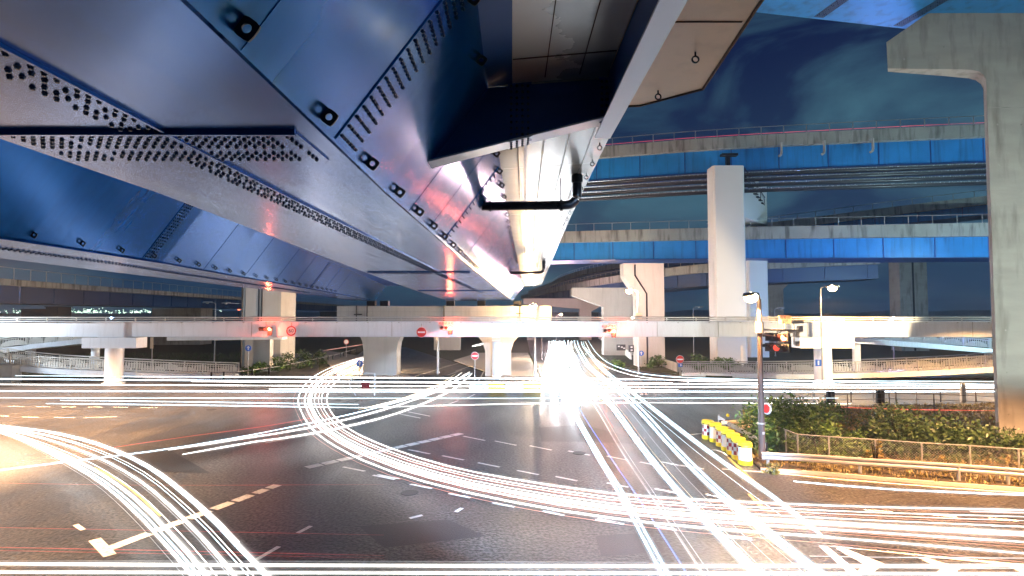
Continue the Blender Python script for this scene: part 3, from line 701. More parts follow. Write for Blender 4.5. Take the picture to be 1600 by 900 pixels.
b.tube([(32.9, 79.3, 27.6), (39.6, 88.0, 25.2)], .06, 6)
for k in range(6): b.box(33.0 + k * 1.3, 79.5 + k * 1.7, 26.9 - k * .46, .07, .07, 1.3)
b.build('stair', BLACK, wp)
b = MB(); b.box(30, 77.9, 28.2, .5, .5, 1.6); b.box(30, 77.4, 28.9, 2.2, .9, .3); b.build('bearing', BLACK, wp)
# ---------- hammerhead piers in the centre right
hp = empty('bridge_pier', (18, 75, 0), 'concrete hammerhead pier with a splayed head right of the bright road', 'pier')
MB().prism([(16.3, 74, 0), (19.9, 74, 0), (19.9, 74, 13.6), (14.6, 74, 13.6), (14.6, 74, 11.9), (16.3, 74, 9.3)][::-1], (0, 2.4, 0)).build('column', CONCL, hp)
b = MB(); b.tube([(16.1, 73.95, 13.4), (16.1, 73.95, 12.0), (17.6, 73.95, 9.6), (17.6, 73.95, 0)], .11, 6); b.build('drain_pipe', PIPE, hp)
hp = empty('bridge_pier', (17, 95, 0), 'pink lit concrete pier just left of the hammerhead pier', 'pier')
MB().prism([(15.2, 94, 0), (20.0, 94, 0), (20.0, 94, 11.3), (10.0, 94, 11.3), (10.0, 94, 10.0), (15.2, 94, 8.1)][::-1], (0, 2.4, 0)).build('column', CONCL, hp)
hp = empty('bridge_pier', (12, 150, 0), 'far pink lit pier with a long cap over the bright road', 'pier')
MB().prism([(18, 150, 0), (21, 150, 0), (21, 150, 7.6), (23, 150, 8.6), (23, 150, 11), (3, 150, 11), (3, 150, 9.5), (18, 150, 8.2)][::-1], (0, 3, 0)).build('column', CONCL, hp)
MB().prism([(4, 150.2, 0), (6.2, 150.2, 0), (6.2, 150.2, 9.3), (4, 150.2, 9.3)][::-1], (0, 2, 0)).build('column', CONCL, hp)
hp = empty('bridge_pier', (54, 120, 0), 'dark hammerhead pier behind the white portal pier', 'pier')
MB().prism([(53.5, 120, 0), (57.5, 120, 0), (57.5, 120, 12.2), (59.5, 120, 14), (59.5, 120, 15.4), (50, 120, 15.4), (53.5, 120, 12)][::-1], (0, 3, 0)).build('column', CONC, hp)
hp = empty('bridge_pier', (75, 108, 0), 'dark rectangular pier under the middle viaduct on the right', 'pier')
b = MB(); b.box(75.6, 108, 9, 5.2, 3, 18); b.build('column', CONC, hp); MB().box(75.5, 106.45, 9, .3, .1, 17.9).build('drain_pipe', PIPE, hp)
hp = empty('bridge_pier', (-65, 130, 0), 'grey pier block under the left dark viaduct', 'pier')
MB().box(-75.5, 130, 4.1, 11, 5, 8.2).build('column', CONC, hp)
# small pier under footbridge level in the background left
hp = empty('bridge_pier', (-10, 110, 0), 'pink concrete pier seen below the footbridge left of centre', 'pier')
MB().box(-12.5, 110, 4.0, 5.0, 2, 8).build('column', CONCL, hp)

# ---------- big foreground pier on the right
bp_ = empty('bridge_pier', (29, 31.5, 0), 'huge board marked concrete pier with cantilever cap at the right edge', 'pier')
YP = 30.6
pts = [P(1562, 697, YP), P(1541, 124, YP)]
for q in ((1537, 117), (1529, 111.5), (1517, 109), (1480, 108), (1387, 107), (1385, 66), (1480, 0), (1640, -112), (1900, -112)): pts.append(P(*q, YP))
pts.append(P(1900, 697, YP)); pts[0].z = 0; pts[-1].z = 0
n = len(pts)
# column + cap as one body: shallow cap (depth grows to the right)
def dep(p): return 0.35 + max(0, p.x - 20.3) * .16
b = MB(); b.add([tuple(p) for p in pts] + [(p.x + .7 * dep(p), p.y + dep(p), p.z) for p in pts],
                [tuple(range(n))[::-1], tuple(range(n, 2 * n))] + [(i, (i + 1) % n, n + (i + 1) % n, n + i) for i in range(n)])
b.build('column', CONC, bp_)
# form lines
b = MB()
for k in range(4):
    z = 4.5 + k * 4.6; b.box(29.6, YP - .004, z, 7.0, .012, .02)
for ix in range(3):
    for iz in range(9): b.disc((26.6 + ix * 1.3, YP - .006, 1.6 + iz * 2.25), (0, 1, 0), .045, .012, 10)
for ix in range(4): b.disc((21.6 + ix * 1.1, YP - .006, 21.0 + .35 * ix), (0, 1, 0), .045, .012, 10)
b.build('form_joints', CONCP, bp_)
# ---------- girder on that pier, upper right
ug = empty('box_girder', (20, 33, 0), 'deep blue box girder resting on the big right pier, at the top edge', 'box girder')
e0, e1 = G(1180, 19, 23.6), G(1432, 47, 23.6)
d = (e1 - e0).normalized(); nrm = Vector((d.y, -d.x, 0))
A0, A1 = e0 - d * 14, e1 + d * 30
b = MB(); b.loft([[A0, A1, A1 + Vector((0, 0, 2.4)) - nrm * .6, A0 + Vector((0, 0, 2.4)) - nrm * .6], [A0 + nrm * 6, A1 + nrm * 6, A1 + nrm * 6.6 + Vector((0, 0, 2.4)), A0 + nrm * 6.6 + Vector((0, 0, 2.4))]])
b.build('girder', SKYBLUE, ug)
for t in (13.6 + 4.2, 13.6 + 9.4):
    b = MB(); c = A0 + d * t + nrm * 3; c.z = 23.59
    b.box(c.x, c.y, c.z, .6, 5.6, .016, math.atan2(d.y, d.x))
    for i in range(4):
        for j in range(40):
            c2 = A0 + d * (t - .22 + i * .15) + nrm * (.4 + j * .13); bolt(b, (c2.x, c2.y, 23.58), (0, 0, -1), .03, .03)
    b.build('splice_plate', [NAVY, BOLT], ug)

# ================================================================== LAMPS, SIGNALS, SIGNS
SOD = (1.0, 0.54, 0.20)
LENS = emit('lit sodium lens', (1.0, 0.66, 0.30), 40)
LENSW = emit('lit white lens', (0.75, 1.0, 0.92), 60)
LENSOFFW = mat('unlit lamp lens', (0.55, 0.55, 0.5), 0.3)
REDON = emit('lit red lens', (1.0, 0.15, 0.06), 30)
REDHALF = emit('dim red lens', (1.0, 0.08, 0.05), 1.2)
WHITEON = emit('small lit fitting', (1.0, 0.9, 0.65), 25)
BLUEON = emit('small blue fitting', (0.35, 0.6, 1.0), 30)
def street_lamp(loc, h, arm, label, power=0, col=SOD, r=.11, m=POLE, lens=None, size=1.0, group=None, energy_r=.12, cone=0, aim=None):
    x, y = loc[0], loc[1]; t = empty('street_lamp', (x, y, 0), label, 'street lamp', group)
    b = MB(); b.cyl((x, y, 0), (x, y, h - .15), r, r * .6, 12); b.cyl((x, y, 0), (x, y, .25), r * 1.7, r * 1.5, 12); b.build('pole', m, t, smooth=True)
    ax, ay = arm; L = math.hypot(ax, ay) or 1; ux, uy = ax / L, ay / L
    b = MB(); b.tube([(x, y, h - .25), (x + ax * .3, y + ay * .3, h - .02), (x + ax, y + ay, h + .03)], r * .45, 8); b.build('arm', m, t, smooth=True)
    cx, cy = x + ax + ux * .3 * size, y + ay + uy * .3 * size; ang = math.atan2(uy, ux)
    hs = []
    for (s, w, zz) in ((-.38, .08, .0), (-.25, .16, .02), (.1, .2, .03), (.34, .14, .0), (.4, .05, -.03)):
        hs.append([(cx + ux * s * size - uy * w * size * a, cy + uy * s * size + ux * w * size * a, h + .03 + (zz + d) * size) for a, d in ((-1, -.03), (-.7, .07), (.7, .07), (1, -.03))])
    b = MB(); b.loft(hs); hd = b.build('lamp_head', m, t, smooth=True)
    b = MB(); b.ball((cx + ux * .06, cy + uy * .06, h - .03), (.24 if power else .13) * size, 14)
    for i, v in enumerate(b.v): b.v[i] = (v[0], v[1], h - (.06 if power else 0) * size + (v[2] - (h - .03)) * .8)
    b.build('lens', (lens or (LENS if power else LENSOFFW)), hd, smooth=True)
    if power:
        ld = bpy.data.lights.new('lamp_light', 'SPOT' if cone else 'POINT'); ld.energy = power; ld.color = col; ld.shadow_soft_size = energy_r
        if cone: ld.spot_size = R(cone); ld.spot_blend = .35
        lo = bpy.data.objects.new('lamp_light', ld); COL.objects.link(lo); lo.parent = t
        if aim: lo.rotation_euler = (Vector(aim) - Vector((x, y, h))).to_track_quat('-Z', 'Y').to_euler()
        lo.location = (cx - x + ux * .05, cy - y + uy * .05, h - .42 * size)
    return t
p = G(1191, 725)
NEAR = (p.x, p.y)
nl = street_lamp(NEAR, 7.83, (-.15, -.1), 'brown street lamp pole with signal arm on the island, nearest lit lamp', 7000, r=.16, size=1.3, cone=166)
MB().cyl((p.x, p.y, 1.85), (p.x, p.y, 1.92), .185, n=12).build('collar', GALV, nl); MB().box(p.x + .02, p.y - .17, 1.45, .11, .02, .12).build('label_plate', GALV, nl); MB().cyl((p.x, p.y, 6.1), (p.x, p.y, 6.6), .19, n=12).build('collar', GALV, nl)
q = P(1283, 449, 57.0 - 1.6); street_lamp((q.x - .3, 55.0), q.z, (.4, -.2), 'tall slim lit street lamp in front of the right bridge column', 14000, r=.09, cone=158, size=1.7, m=GALV)
q = P(990, 453, 66); street_lamp((q.x + .5, 66.0), q.z, (-.5, -.1), 'lit street lamp in front of the hammerhead pier', 6000, col=(1, .56, .46), r=.10, size=1.7, m=GALV)
q = P(836, 477, 61.7); street_lamp((q.x, 61.9), q.z, (-.1, -.4), 'lit street lamp on the pavement beside the bright road', 5200, r=.13, size=1.7, m=GALV)
q = P(945, 470, 105); street_lamp((q.x + .4, 105), q.z, (-.8, -.1), 'small distant lit lamp left of the pink pier', 5200, r=.09, size=1.6, m=GALV)
street_lamp((P(959, 480, 100).x, 100), P(959, 478, 100).z, (.8, 0), 'small distant unlit lamp beside the pink pier', r=.08, size=1.8, m=GALV)
for (px, py, y, arm, lab) in ((337, 473, 80, (-.6, 0), 'pale unlit lamp rising over the footbridge left of the warm pier'), (382, 474, 85, (-2.2, 0), 'grey unlit lamp with a long arm beside the warm pier'),
                              (1083, 480, 95, (.5, 0), 'short unlit lamp between the hammerhead pier and the white pier'), (1210, 482, 92, (.6, 0), 'short unlit lamp just right of the white pier'),
                              (460, 473, 95, (-.5, 0), 'slim unlit lamp right of the warm pier')):
    q = P(px, py, y); street_lamp((q.x, y), q.z, arm, lab, r=.09, m=GALV, size=1.7)
# lamps of the junction outside the picture, and unseen ones added for their light
street_lamp((-27, 17, 0), 14, (1.2, .3), 'sodium street lamp at the left kerb of the junction', 90000, col=(1, .58, .30), r=.1, cone=108)
street_lamp((-39, 38, 0), 18, (1.2, -.3), 'sodium street lamp at the far left kerb by the ramp', 190000, col=(1, .55, .27), r=.1, cone=108)
street_lamp((24, 14.5, 0), 13.0, (-1.0, .2), 'sodium street lamp at the right kerb near the hatched marking', 100000, col=(1, .49, .21), r=.1, cone=122)
street_lamp((47, 49, 0), 9.0, (-1.0, -.6), 'sodium street lamp behind the big right pier', 36000, r=.1, cone=140)  # unseen extra lamp, kept out of view by the pier
street_lamp((31, 13, 0), 5.0, (-.3, .9), 'white floodlight pole facing the big right pier', 15000, col=(.88, 1, .92), lens=LENSW, r=.12, cone=75, aim=(27, 30.6, 15))  # made-up floodlight, added to brighten the pier face
street_lamp((8, -4, 0), 13, (-.3, .8), 'white floodlight mast behind the viewer lighting the bright road', 190000, col=(.42, .66, 1.0), lens=LENSW, r=.12, cone=36, aim=(3.5, 27, 0))  # invented mast, added to throw cool light on the fan lanes
street_lamp((-58, 49, 0), 7.6, (.6, .3), 'white floodlight pole lighting the left part of the footbridge', 16000, col=(.80, .90, 1.0), lens=LENSW, r=.12, cone=70, aim=(-34, 57, 5.3))  # unseen floodlight added to whiten the left end of the bridge
street_lamp((44, 45, 0), 7.5, (-.6, .3), 'warm floodlight pole behind the big pier lighting the footbridge', 30000, col=(1, .78, .48), r=.12, cone=66, aim=(31, 57, 6.9))  # unseen floodlight added to brighten the right end of the bridge
street_lamp((60, 54, 0), 12, (-.8, .8), 'white street lamp at the foot of the right viaducts', 19000, col=(.60, .94, 1.0), lens=LENSW, r=.12)
street_lamp((-60, 57, 0), 10, (.8, .8), 'white street lamp beside the left ramp', 5000, col=(.75, .88, 1.0), lens=LENSW, r=.12)  # added out of view for cool light on the bridge
street_lamp((10, 128, 0), 6.9, (.8, .4), 'far lamp under the long pier cap', 9000, col=(1, .55, .55), r=.1)
street_lamp((-15.6, 68.2, 0), 4.6, (-.5, .3), 'warm lamp behind the left pier column', 13000, col=(1, .66, .36), r=.1)  # added lamp, hidden by the column, to warm the left pier
street_lamp((4.5, 86, 0), 6.0, (-.8, 0), 'lamp below the footbridge beside the pavement', 4500, col=(1, .72, .5), r=.1)
street_lamp((48, 71.5, 0), 6.2, (-.6, -.6), 'blue lamp post below the right ramp', 7000, col=(.22, .36, 1.0), lens=BLUEON, r=.1)

# ------------------------------------------------------------------ hanging signals
def signal(c, label, plate=True, arrow=True, lit=2, rz=0.0, s=1.0, group=None):
    c = Vector(c); t = empty('traffic_signal', c, label, 'traffic signal', group)
    b = MB(); b.box(c.x, c.y, c.z, 1.28 * s, .16, .40 * s); hs = b.build('housing', HOUSING if not plate else SIGNALW, t)
    for k in range(3):
        x = c.x + (k - 1) * .42 * s
        b = MB(); b.disc((x, c.y - .095, c.z), (0, 1, 0), .155 * s, .04, 18); b.build('lens', REDON if k == lit else LENSOFF, hs, smooth=True)
        # hood
        b = MB(); n = 9; lo = []; hi = []
        for i in range(n):
            a = math.pi * i / (n - 1); lo.append((x + .175 * s * math.cos(a), c.y - .08, c.z + .175 * s * math.sin(a))); hi.append((x + .175 * s * math.cos(a), c.y - .36 + .12 * (1 - math.sin(a)), c.z + .175 * s * math.sin(a)))
        b.loft([lo, hi], closed=False); b.build('hood', HOUSING, hs, fix=False)
    if arrow:
        x = c.x + .42 * s
        b = MB(); b.box(x, c.y, c.z - .43 * s, .42 * s, .16, .42 * s); ar = b.build('arrow_housing', HOUSING, t)
        b = MB(); b.disc((x, c.y - .095, c.z - .43 * s), (0, 1, 0), .15 * s, .04, 18); b.build('lens', REDHALF if plate else LENSOFF, ar, smooth=True)
    if plate:
        b = MB(); b.box(c.x, c.y + .02, c.z + .43 * s, 1.5 * s, .04, .42 * s); pl = b.build('plate', SIGNW, t)
        text('\u6642\u5dee\u5f0f\u4fe1\u53f7', 'lettering', TXTRED, (c.x, c.y - .008, c.z + .43 * s), .29 * s, pl)
    b = MB(); b.cyl((c.x, c.y + .12, c.z + .2), (c.x, c.y + .12, c.z + .75 * s), .04, n=8); b.cyl((c.x - .2, c.y + .1, c.z), (c.x - .2, c.y + .45, c.z), .04, n=8); b.build('bracket', GALV, t)
    return t
SIGNALW = mat('pale signal housing', (0.55, 0.53, 0.52), 0.4)
TXTRED = mat('red sign lettering', (0.50, 0.03, 0.08), 0.5); TXTBLK = mat('dark sign lettering', (0.02, 0.03, 0.12), 0.5)
YF_ = 56.0
q = P(697, 512.5, YF_); signal(q, 'red signal with lettered plate beside the hanging no entry sign')
q = P(952, 517, YF_); signal(q, 'red signal with lettered plate hanging over the bright road')
q = P(415, 514, YF_); signal(q, 'black traffic signal without plate, lit red, on the footbridge beside the round speed sign', plate=False)
def redpt(c, e):
    ld = bpy.data.lights.new('signal_glow', 'POINT'); ld.energy = e; ld.color = (1, .12, .05); ld.shadow_soft_size = .15
    o = bpy.data.objects.new('signal_glow', ld); COL.objects.link(o); return o
for o in [o for o in bpy.data.objects if o.name.startswith('traffic_signal')]:
    g = redpt(None, 550); g.parent = o; g.location = (.42, -.6, 0)
# near signal on the arm of the island lamp
q = Vector((p.x, p.y, 6.2))
sa = empty('traffic_signal', (q.x + 1.1, q.y + .6, 5.6), 'dark traffic signal seen from the side on an arm of the near lamp pole', 'traffic signal')
b = MB(); b.tube([(q.x, q.y, 6.25), (q.x + 1.2, q.y + .3, 6.22), (q.x + 2.25, q.y + .8, 6.18)], .05, 8); b.tube([(q.x, q.y, 6.05), (q.x + .9, q.y + .3, 5.92), (q.x + 1.2, q.y + .35, 6.18)], .03, 6); b.build('arm', GALV, sa, smooth=True)
def ring(mb, c, d, up, r, L, n=10):
    pass
def side_signal(cz, m_lit, yaw):
    c, s = math.cos(yaw), math.sin(yaw); cx, cy = q.x + 1.0, q.y + .35
    def W(u, v, w): return (cx + u * c - v * s, cy + u * s + v * c, cz + w)
    b = MB(); b.hexa([W(-.62, -.08, -.2), (W(.62, -.08, -.2)), W(.62, .08, -.2), W(-.62, .08, -.2), W(-.62, -.08, .2), W(.62, -.08, .2), W(.62, .08, .2), W(-.62, .08, .2)])
    h = b.build('housing', HOUSING, sa)
    for k in range(3):
        u = (k - 1) * .42
        b = MB(); b.cyl(W(u, -.09, 0), W(u, -.13, 0), .15, n=14); b.build('lens', m_lit[k], h, smooth=True)
        b = MB(); lo = []; hi = []
        for i in range(9):
            a = math.pi * i / 8; lo.append(W(u + .175 * math.cos(a), -.09, .175 * math.sin(a))); hi.append(W(u + .175 * math.cos(a), -.42 + .14 * (1 - math.sin(a)), .175 * math.sin(a)))
        b.loft([lo, hi], closed=False); b.build('hood', HOUSING, h, fix=False)
side_signal(5.88, [LENSOFF, LENSOFF, REDON], R(-62))
side_signal(5.38, [LENSOFF, REDHALF, LENSOFF], R(-58))
b = MB(); b.cyl((q.x + 1.0, q.y + .35, 5.2), (q.x + 1.0, q.y + .35, 6.25), .04, n=8); b.cyl((q.x + 1.95, q.y + .7, 5.5), (q.x + 1.95, q.y + .7, 6.75), .035, n=8)
b.box(q.x + 2.1, q.y + .72, 6.0, .18, .18, .26); b.box(q.x + 1.7, q.y + .6, 6.12, .3, .12, .12); b.box(q.x + 2.3, q.y + .8, 6.25, .22, .2, .3); b.box(q.x + 2.1, q.y + .7, 5.55, .2, .14, .22); b.build('bracket', GALV, sa)
b = MB(); b.box(q.x + 2.12, q.y + .7, 6.58, .75, .12, .12, R(20)); b.build('camera', GALV, sa)
sp = empty('sign_plate', (q.x + 1.32, q.y + .25, 6.7), 'small cream lettered plate above the arm of the near lamp pole', 'sign')
MB().box(q.x + 1.32, q.y + .25, 6.72, .62, .03, .40).build('plate', CREAM, sp)
text('\u6642\u5dee\u5f0f', 'lettering', TXTRED, (q.x + 1.32, q.y + .23, 6.8), .17, sp); text('\u4fe1\u53f7', 'lettering', TXTRED, (q.x + 1.32, q.y + .23, 6.62), .17, sp)
MB().cyl((q.x + 1.32, q.y + .29, 6.2), (q.x + 1.32, q.y + .29, 6.9), .025, n=8).build('bracket', GALV, sp)
# camera boxes on the mid lamp pole
cb_ = empty('traffic_camera', P(826, 516, 61), 'grey traffic camera on a bracket at the mid lamp pole', 'camera')
a = P(820, 510, 61); c = P(834, 517, 61)
MB().hexa([(a.x - .6, 60.7, a.z - .0), (c.x, 60.7, a.z - .15), (c.x, 61.3, a.z - .15), (a.x - .6, 61.3, a.z), (a.x - .7, 60.7, a.z + .25), (c.x, 60.7, a.z + .2), (c.x, 61.3, a.z + .2), (a.x - .7, 61.3, a.z + .25)]).build('housing', GALV, cb_)
MB().box(c.x - .35, 61, c.z - .45, .4, .4, .5).build('lens_box', HOUSING, cb_)
MB().box(c.x + .2, 61.5, a.z + .05, .9, .12, .12).build('bracket', GALV, cb_)

def round_sign(c, r, kind, label, pole=True, m_pole=GALV):
    c = Vector(c); t = empty('road_sign', (c.x, c.y, 0 if pole else c.z), label, 'road sign')
    if pole: MB().cyl((c.x, c.y + .05, 0), (c.x, c.y + .05, c.z + r * .8), .045, n=8).build('pole', m_pole, t, smooth=True)
    else:
        MB().cyl((c.x, c.y + .05, c.z), (c.x, c.y + .05, c.z + r + .35), .05, n=8).build('bracket', m_pole, t)
    if kind == 'noentry':
        MB().disc(c, (0, 1, 0), r, .03, 28).build('face', RED, t)
        d = MB(); d.box(c.x, c.y - .019, c.z, r * 1.45, .012, r * .34); d.build('bar', SIGNW, t)
        # rim
        b = MB(); b.tube([c + Vector((r * math.cos(a * R(15)), -.012, r * math.sin(a * R(15)))) for a in range(25)], r * .05, 5); b.build('rim', SIGNW, t)
    elif kind == '60':
        MB().disc(c, (0, 1, 0), r, .03, 28).build('face', SIGNW, t)
        b = MB(); b.tube([c + Vector((r * .9 * math.cos(a * R(15)), -.012, r * .9 * math.sin(a * R(15)))) for a in range(25)], r * .12, 6); b.build('rim', RED, t)
        text('60', 'lettering', TXTBLK, (c.x, c.y - .02, c.z), r * 1.05, t, ext=.006)
    elif kind == 'blue':
        MB().disc(c, (0, 1, 0), r, .03, 28).build('face', BLUE, t)
        b = MB(); b.box(c.x, c.y - .02, c.z, r * .3, .012, r * 1.1, 0); b.prism([(c.x - r * .5, c.y - .026, c.z + r * .1), (c.x + r * .5, c.y - .026, c.z + r * .1), (c.x, c.y - .026, c.z + r * .75)], (0, .012, 0)); b.build('arrow', SIGNW, t)
    elif kind == 'white':
        MB().disc(c, (0, 1, 0), r, .03, 28).build('face', SIGNW, t)
        b = MB(); b.tube([c + Vector((r * .9 * math.cos(a * R(15)), -.012, r * .9 * math.sin(a * R(15)))) for a in range(25)], r * .12, 6); b.build('rim', RED, t)
    return t
round_sign(P(455, 517, 56.3), .48, '60', 'round speed limit sign reading 60 hung on the footbridge', pole=False)
round_sign(P(658.5, 519, 56.3), .50, 'noentry', 'red no entry sign hung on the footbridge girder', pole=False)
round_sign(P(742, 556, 60.0), .40, 'noentry', 'red no entry sign on a pole in front of the middle pier column')
ns = round_sign(P(1062.5, 561.5, 63.0), .43, 'noentry', 'red no entry sign with small blue plate on a pole before the right shrubs')
c = P(1063, 570.5, 62.9); MB().box(c.x, c.y, c.z, .45, .03, .4).build('plate', BLUE, ns); d = MB(); d.box(c.x, c.y - .02, c.z, .06, .01, .26); d.box(c.x + .1, c.y - .02, c.z, .06, .01, .2, 0); d.build('mark', SIGNW, ns)
round_sign(P(541, 534, 90.0), .42, 'white', 'distant round white sign on a thin pole beside the left slip road')
round_sign(P(562, 568, 61.5), .36, 'blue', 'blue arrow sign on a short pole at the left pier column')
round_sign(P(1002, 552, 73.0), .34, 'blue', 'blue round sign low on the hammerhead pier')
round_sign(P(388, 544, 62.5), .34, 'blue', 'blue round sign on a thin pole left of the warm pier')
b = P(998, 494, 65.8); sg = empty('lamp_plate', b, 'cream double plate fixed to the lamp pole at the hammerhead pier', 'sign')
MB().box(b.x, b.y, b.z, .75, .04, .75).build('plate', CREAM, sg); MB().box(b.x, b.y - .026, b.z, .8, .01, .05).build('mark', BLACK, sg)
b = P(1277, 567, 54.9); sg = empty('pole_sign', b, 'small blue plate on the slim lamp pole before the right bridge column', 'sign')
MB().box(b.x + .1, b.y, b.z, .55, .04, .65).build('plate', BLUE, sg); MB().box(b.x + .1, b.y - .026, b.z, .14, .01, .4).build('mark', SIGNW, sg)
b = P(1197, 638, 26.6); rp = empty('round_plate', b, 'small white round plate with red middle on the side of the near lamp pole', 'sign')
MB().disc((b.x, b.y - .05, b.z), (1, .42, 0), .27, .03, 20).build('face', SIGNW, rp); MB().disc((b.x - .022, b.y - .062, b.z), (1, .42, 0), .20, .03, 20).build('mark', RED, rp)
# pole with cream box behind the left railing
b = P(237, 570, 66); sg = empty('marker_post', (b.x, 66, 0), 'thin post with a narrow cream plate behind the left ramp railing', 'post')
MB().cyl((b.x, 66, 0), (b.x, 66, 4.4), .06, n=8).build('pole', GALV, sg); MB().box(b.x, 65.9, 3.6, .35, .06, 1.3).build('plate', CREAM, sg)
b = P(684, 580, 66); sg = empty('utility_pole', (b.x, 66, 0), 'pale bare pole on the pavement right of the left pier column', 'pole')
MB().cyl((b.x, 66, 0), (b.x, 66, 5.0), .13, .11, n=10).build('pole', GALV, sg); MB().cyl((b.x, 66, .12), (b.x, 66, .3), .25, n=10).build('base', GALV, sg)
b = P(776, 565, 61.9); sg = empty('equipment_cabinet', (b.x, 61.9, 0), 'white equipment drum with a box on top against the middle pier column', 'cabinet')
MB().cyl((b.x, 61.9, .12), (b.x, 61.9, 3.9), .5, n=16).build('drum', SIGNW, sg, smooth=True); MB().box(b.x - .05, 61.9, 4.35, .9, .7, .75).build('box', SIGNW, sg)
b = P(1160, 575, 70); sg = empty('marker_post', (b.x, 70, 0), 'slim white marker post at the foot of the white pier', 'post')
MB().box(b.x, 70, 1.6, .3, .12, 3.0).build('plate', SIGNW, sg)
# white parapets of the far bright road
for (pts, lab) in (([(935, 529, 90), (960, 543, 80), (985, 563, 73)], 'white low wall right of the bright road climbing under the footbridge'), ([(1000, 560, 77), (1030, 572, 73), (1058, 583, 68)], 'dark low wall at the foot of the hammerhead pier')):
    mb = MB(); pp = [G(x, y, .0) for x, y, _ in pts]
    mb.loft([[(v.x, v.y, 0), (v.x + .25, v.y, 0), (v.x + .25, v.y, 1.15), (v.x, v.y, 1.15)] for v in pp]); w_ = mb.build('low_wall', WHITEC if 'white' in lab else CONC); tag(w_, lab, 'wall')
q5 = P(968, 540, 76); sg = empty('wall_sign', q5, 'dark sign boards on the wall right of the bright road', 'sign')
MB().box(q5.x + .2, 76, q5.z - .25, 1.2, .06, .8).build('plate', HOUSING, sg); MB().box(q5.x + 1.6, 76, q5.z - .4, .8, .06, .9).build('plate', HOUSING, sg)
b = MB()
for dx, dz in ((-.1, -.1), (.3, -.2), (.6, -.35), (1.6, -.2), (1.6, -.6)): b.box(q5.x + dx, 75.95, q5.z + dz, .26, .02, .16)
b.build('mark', SIGNW, sg)

# ================================================================== ISLAND: barrels, rails, fence, shrubs
def barrel(checks):
    t = empty('traffic_barrel', (0, 0, 0), 'x', 'barrel', 'crash barrels at the tip of the island')
    def lath(name, prof, m, par=t):
        b = MB(); n = 24; b.loft([[(r * math.cos(2 * math.pi * i / n), r * math.sin(2 * math.pi * i / n), z) for i in range(n)] for r, z in prof]); return b.build(name, m, par, smooth=True)
    lath('base', [(.31, 0), (.33, .02), (.33, .20), (.315, .215)], YELLOW)
    lath('body', [(.305, .216), (.30, .80)], WHITEP)
    lath('lid', [(.30, .801), (.335, .815), (.335, .90), (.32, .92), (.325, .94), (.325, 1.0), (.28, 1.03), (.10, 1.045), (.0001, 1.05)], YELLOW)
    lath('strap', [(.337, .845), (.340, .85), (.340, .87), (.337, .875)], BLACK)
    if checks:
        b = MB(); n = 24
        for r in range(3):
            for k in range(12):
                if (k + r) % 2: continue
                vs = []; fs = []; z0 = .23 + r * .185; z1 = z0 + .185
                for j in range(3):
                    a = 2 * math.pi * (k * 2 + j) / n; vs += [(.3085 * math.cos(a), .3085 * math.sin(a), z0), (.3085 * math.cos(a), .3085 * math.sin(a), z1)]
                fs = [(0, 2, 3, 1), (2, 4, 5, 3)]
                b.add(vs, fs)
        b.build('checks', MAROON, t, fix=False)
    b = MB()
    for a in (0.6, 3.7): b.box(.335 * math.cos(a), .335 * math.sin(a), .86, .03, .08, .06, a)
    b.build('clip', BLACK, t)
    return t
bw = barrel(False); bc = barrel(True)
spots = [((1109, 687), 1, 'red and white checked barrel, farthest of the row at the island tip'), ((1121, 692), 0, 'plain white barrel with yellow lid, just in front of the farthest barrel'),
         ((1132, 699), 1, 'red and white checked barrel third from the far end of the row'), ((1141, 706), 0, 'plain white barrel squeezed in the middle of the row'),
         ((1149.5, 712), 1, 'checked barrel right after the middle plain white one'), ((1158, 719.5), 1, 'checked barrel directly behind the nearest barrel'),
         ((1168.5, 728), 0, 'plain white barrel with yellow rim, nearest of the row')]
used = {0: False, 1: False}
for i, (pp, k, lab) in enumerate(spots):
    src = bc if k else bw
    o = src if not used[k] else copy_tree(src); used[k] = True
    g = G(*pp); o.location = (g.x, g.y + .3, 0.0); o.rotation_euler.z = 0.5 * i; o['label'] = lab
# W-beam guard rail in front of the island
def wbeam(pts, name, label, h=.78, bs=.34, pw=.07, posts=None):
    pts = [Vector((x, y, 0)) for x, y in pts]; t = empty(name, pts[0], label, 'guard rail')
    path = catmull(pts, .8); prof = [(0, -.17), (.05, -.13), (.05, -.06), (0, -.015), (0, .015), (.05, .06), (.05, .13), (0, .17)]
    loops = []
    for i, q in enumerate(path):
        dd = path[min(i + 1, len(path) - 1)] - path[max(i - 1, 0)]; nn = Vector((dd.y, -dd.x, 0)).normalized()
        f = [q + nn * a + Vector((0, 0, h - .17 + bz)) for a, bz in prof]; bk = [q + nn * (a - .012) + Vector((0, 0, h - .17 + bz)) for a, bz in reversed(prof)]
        loops.append(f + bk)
    b = MB(); b.loft(loops); b.build('rail', GALV, t)
    for (x, y) in posts:
        MB().cyl((x, y + .09, .0), (x, y + .09, h), pw, n=10).build('post', GALV, t, smooth=True)
    return t
gr = [G(x, y) for x, y in ((1196, 738), (1260, 741), (1350, 748), (1450, 755), (1515, 760), (1600, 767), (1720, 777))]
wbeam([(g.x, g.y + .35) for g in gr], 'guard_rail', 'grey steel guard rail along the front of the bushy island', h=.80, posts=[(G(x, y).x, G(x, y).y + .4) for x, y in ((1208, 739), (1355, 749), (1513, 761), (1592, 767), (1680, 775))])
ww = [G(x, y) for x, y in ((1122, 672), (1150, 690), (1178, 707), (1196, 722))]
t = empty('guard_rail', ww[0], 'white slanting rail running behind the row of barrels', 'guard rail')
b = MB(); b.loft([[q + Vector((0, 0, .62)), q + Vector((.05, .05, .62)), q + Vector((.05, .05, .86)), q + Vector((0, 0, .86))] for q in ww]); b.build('rail', SIGNW, t)
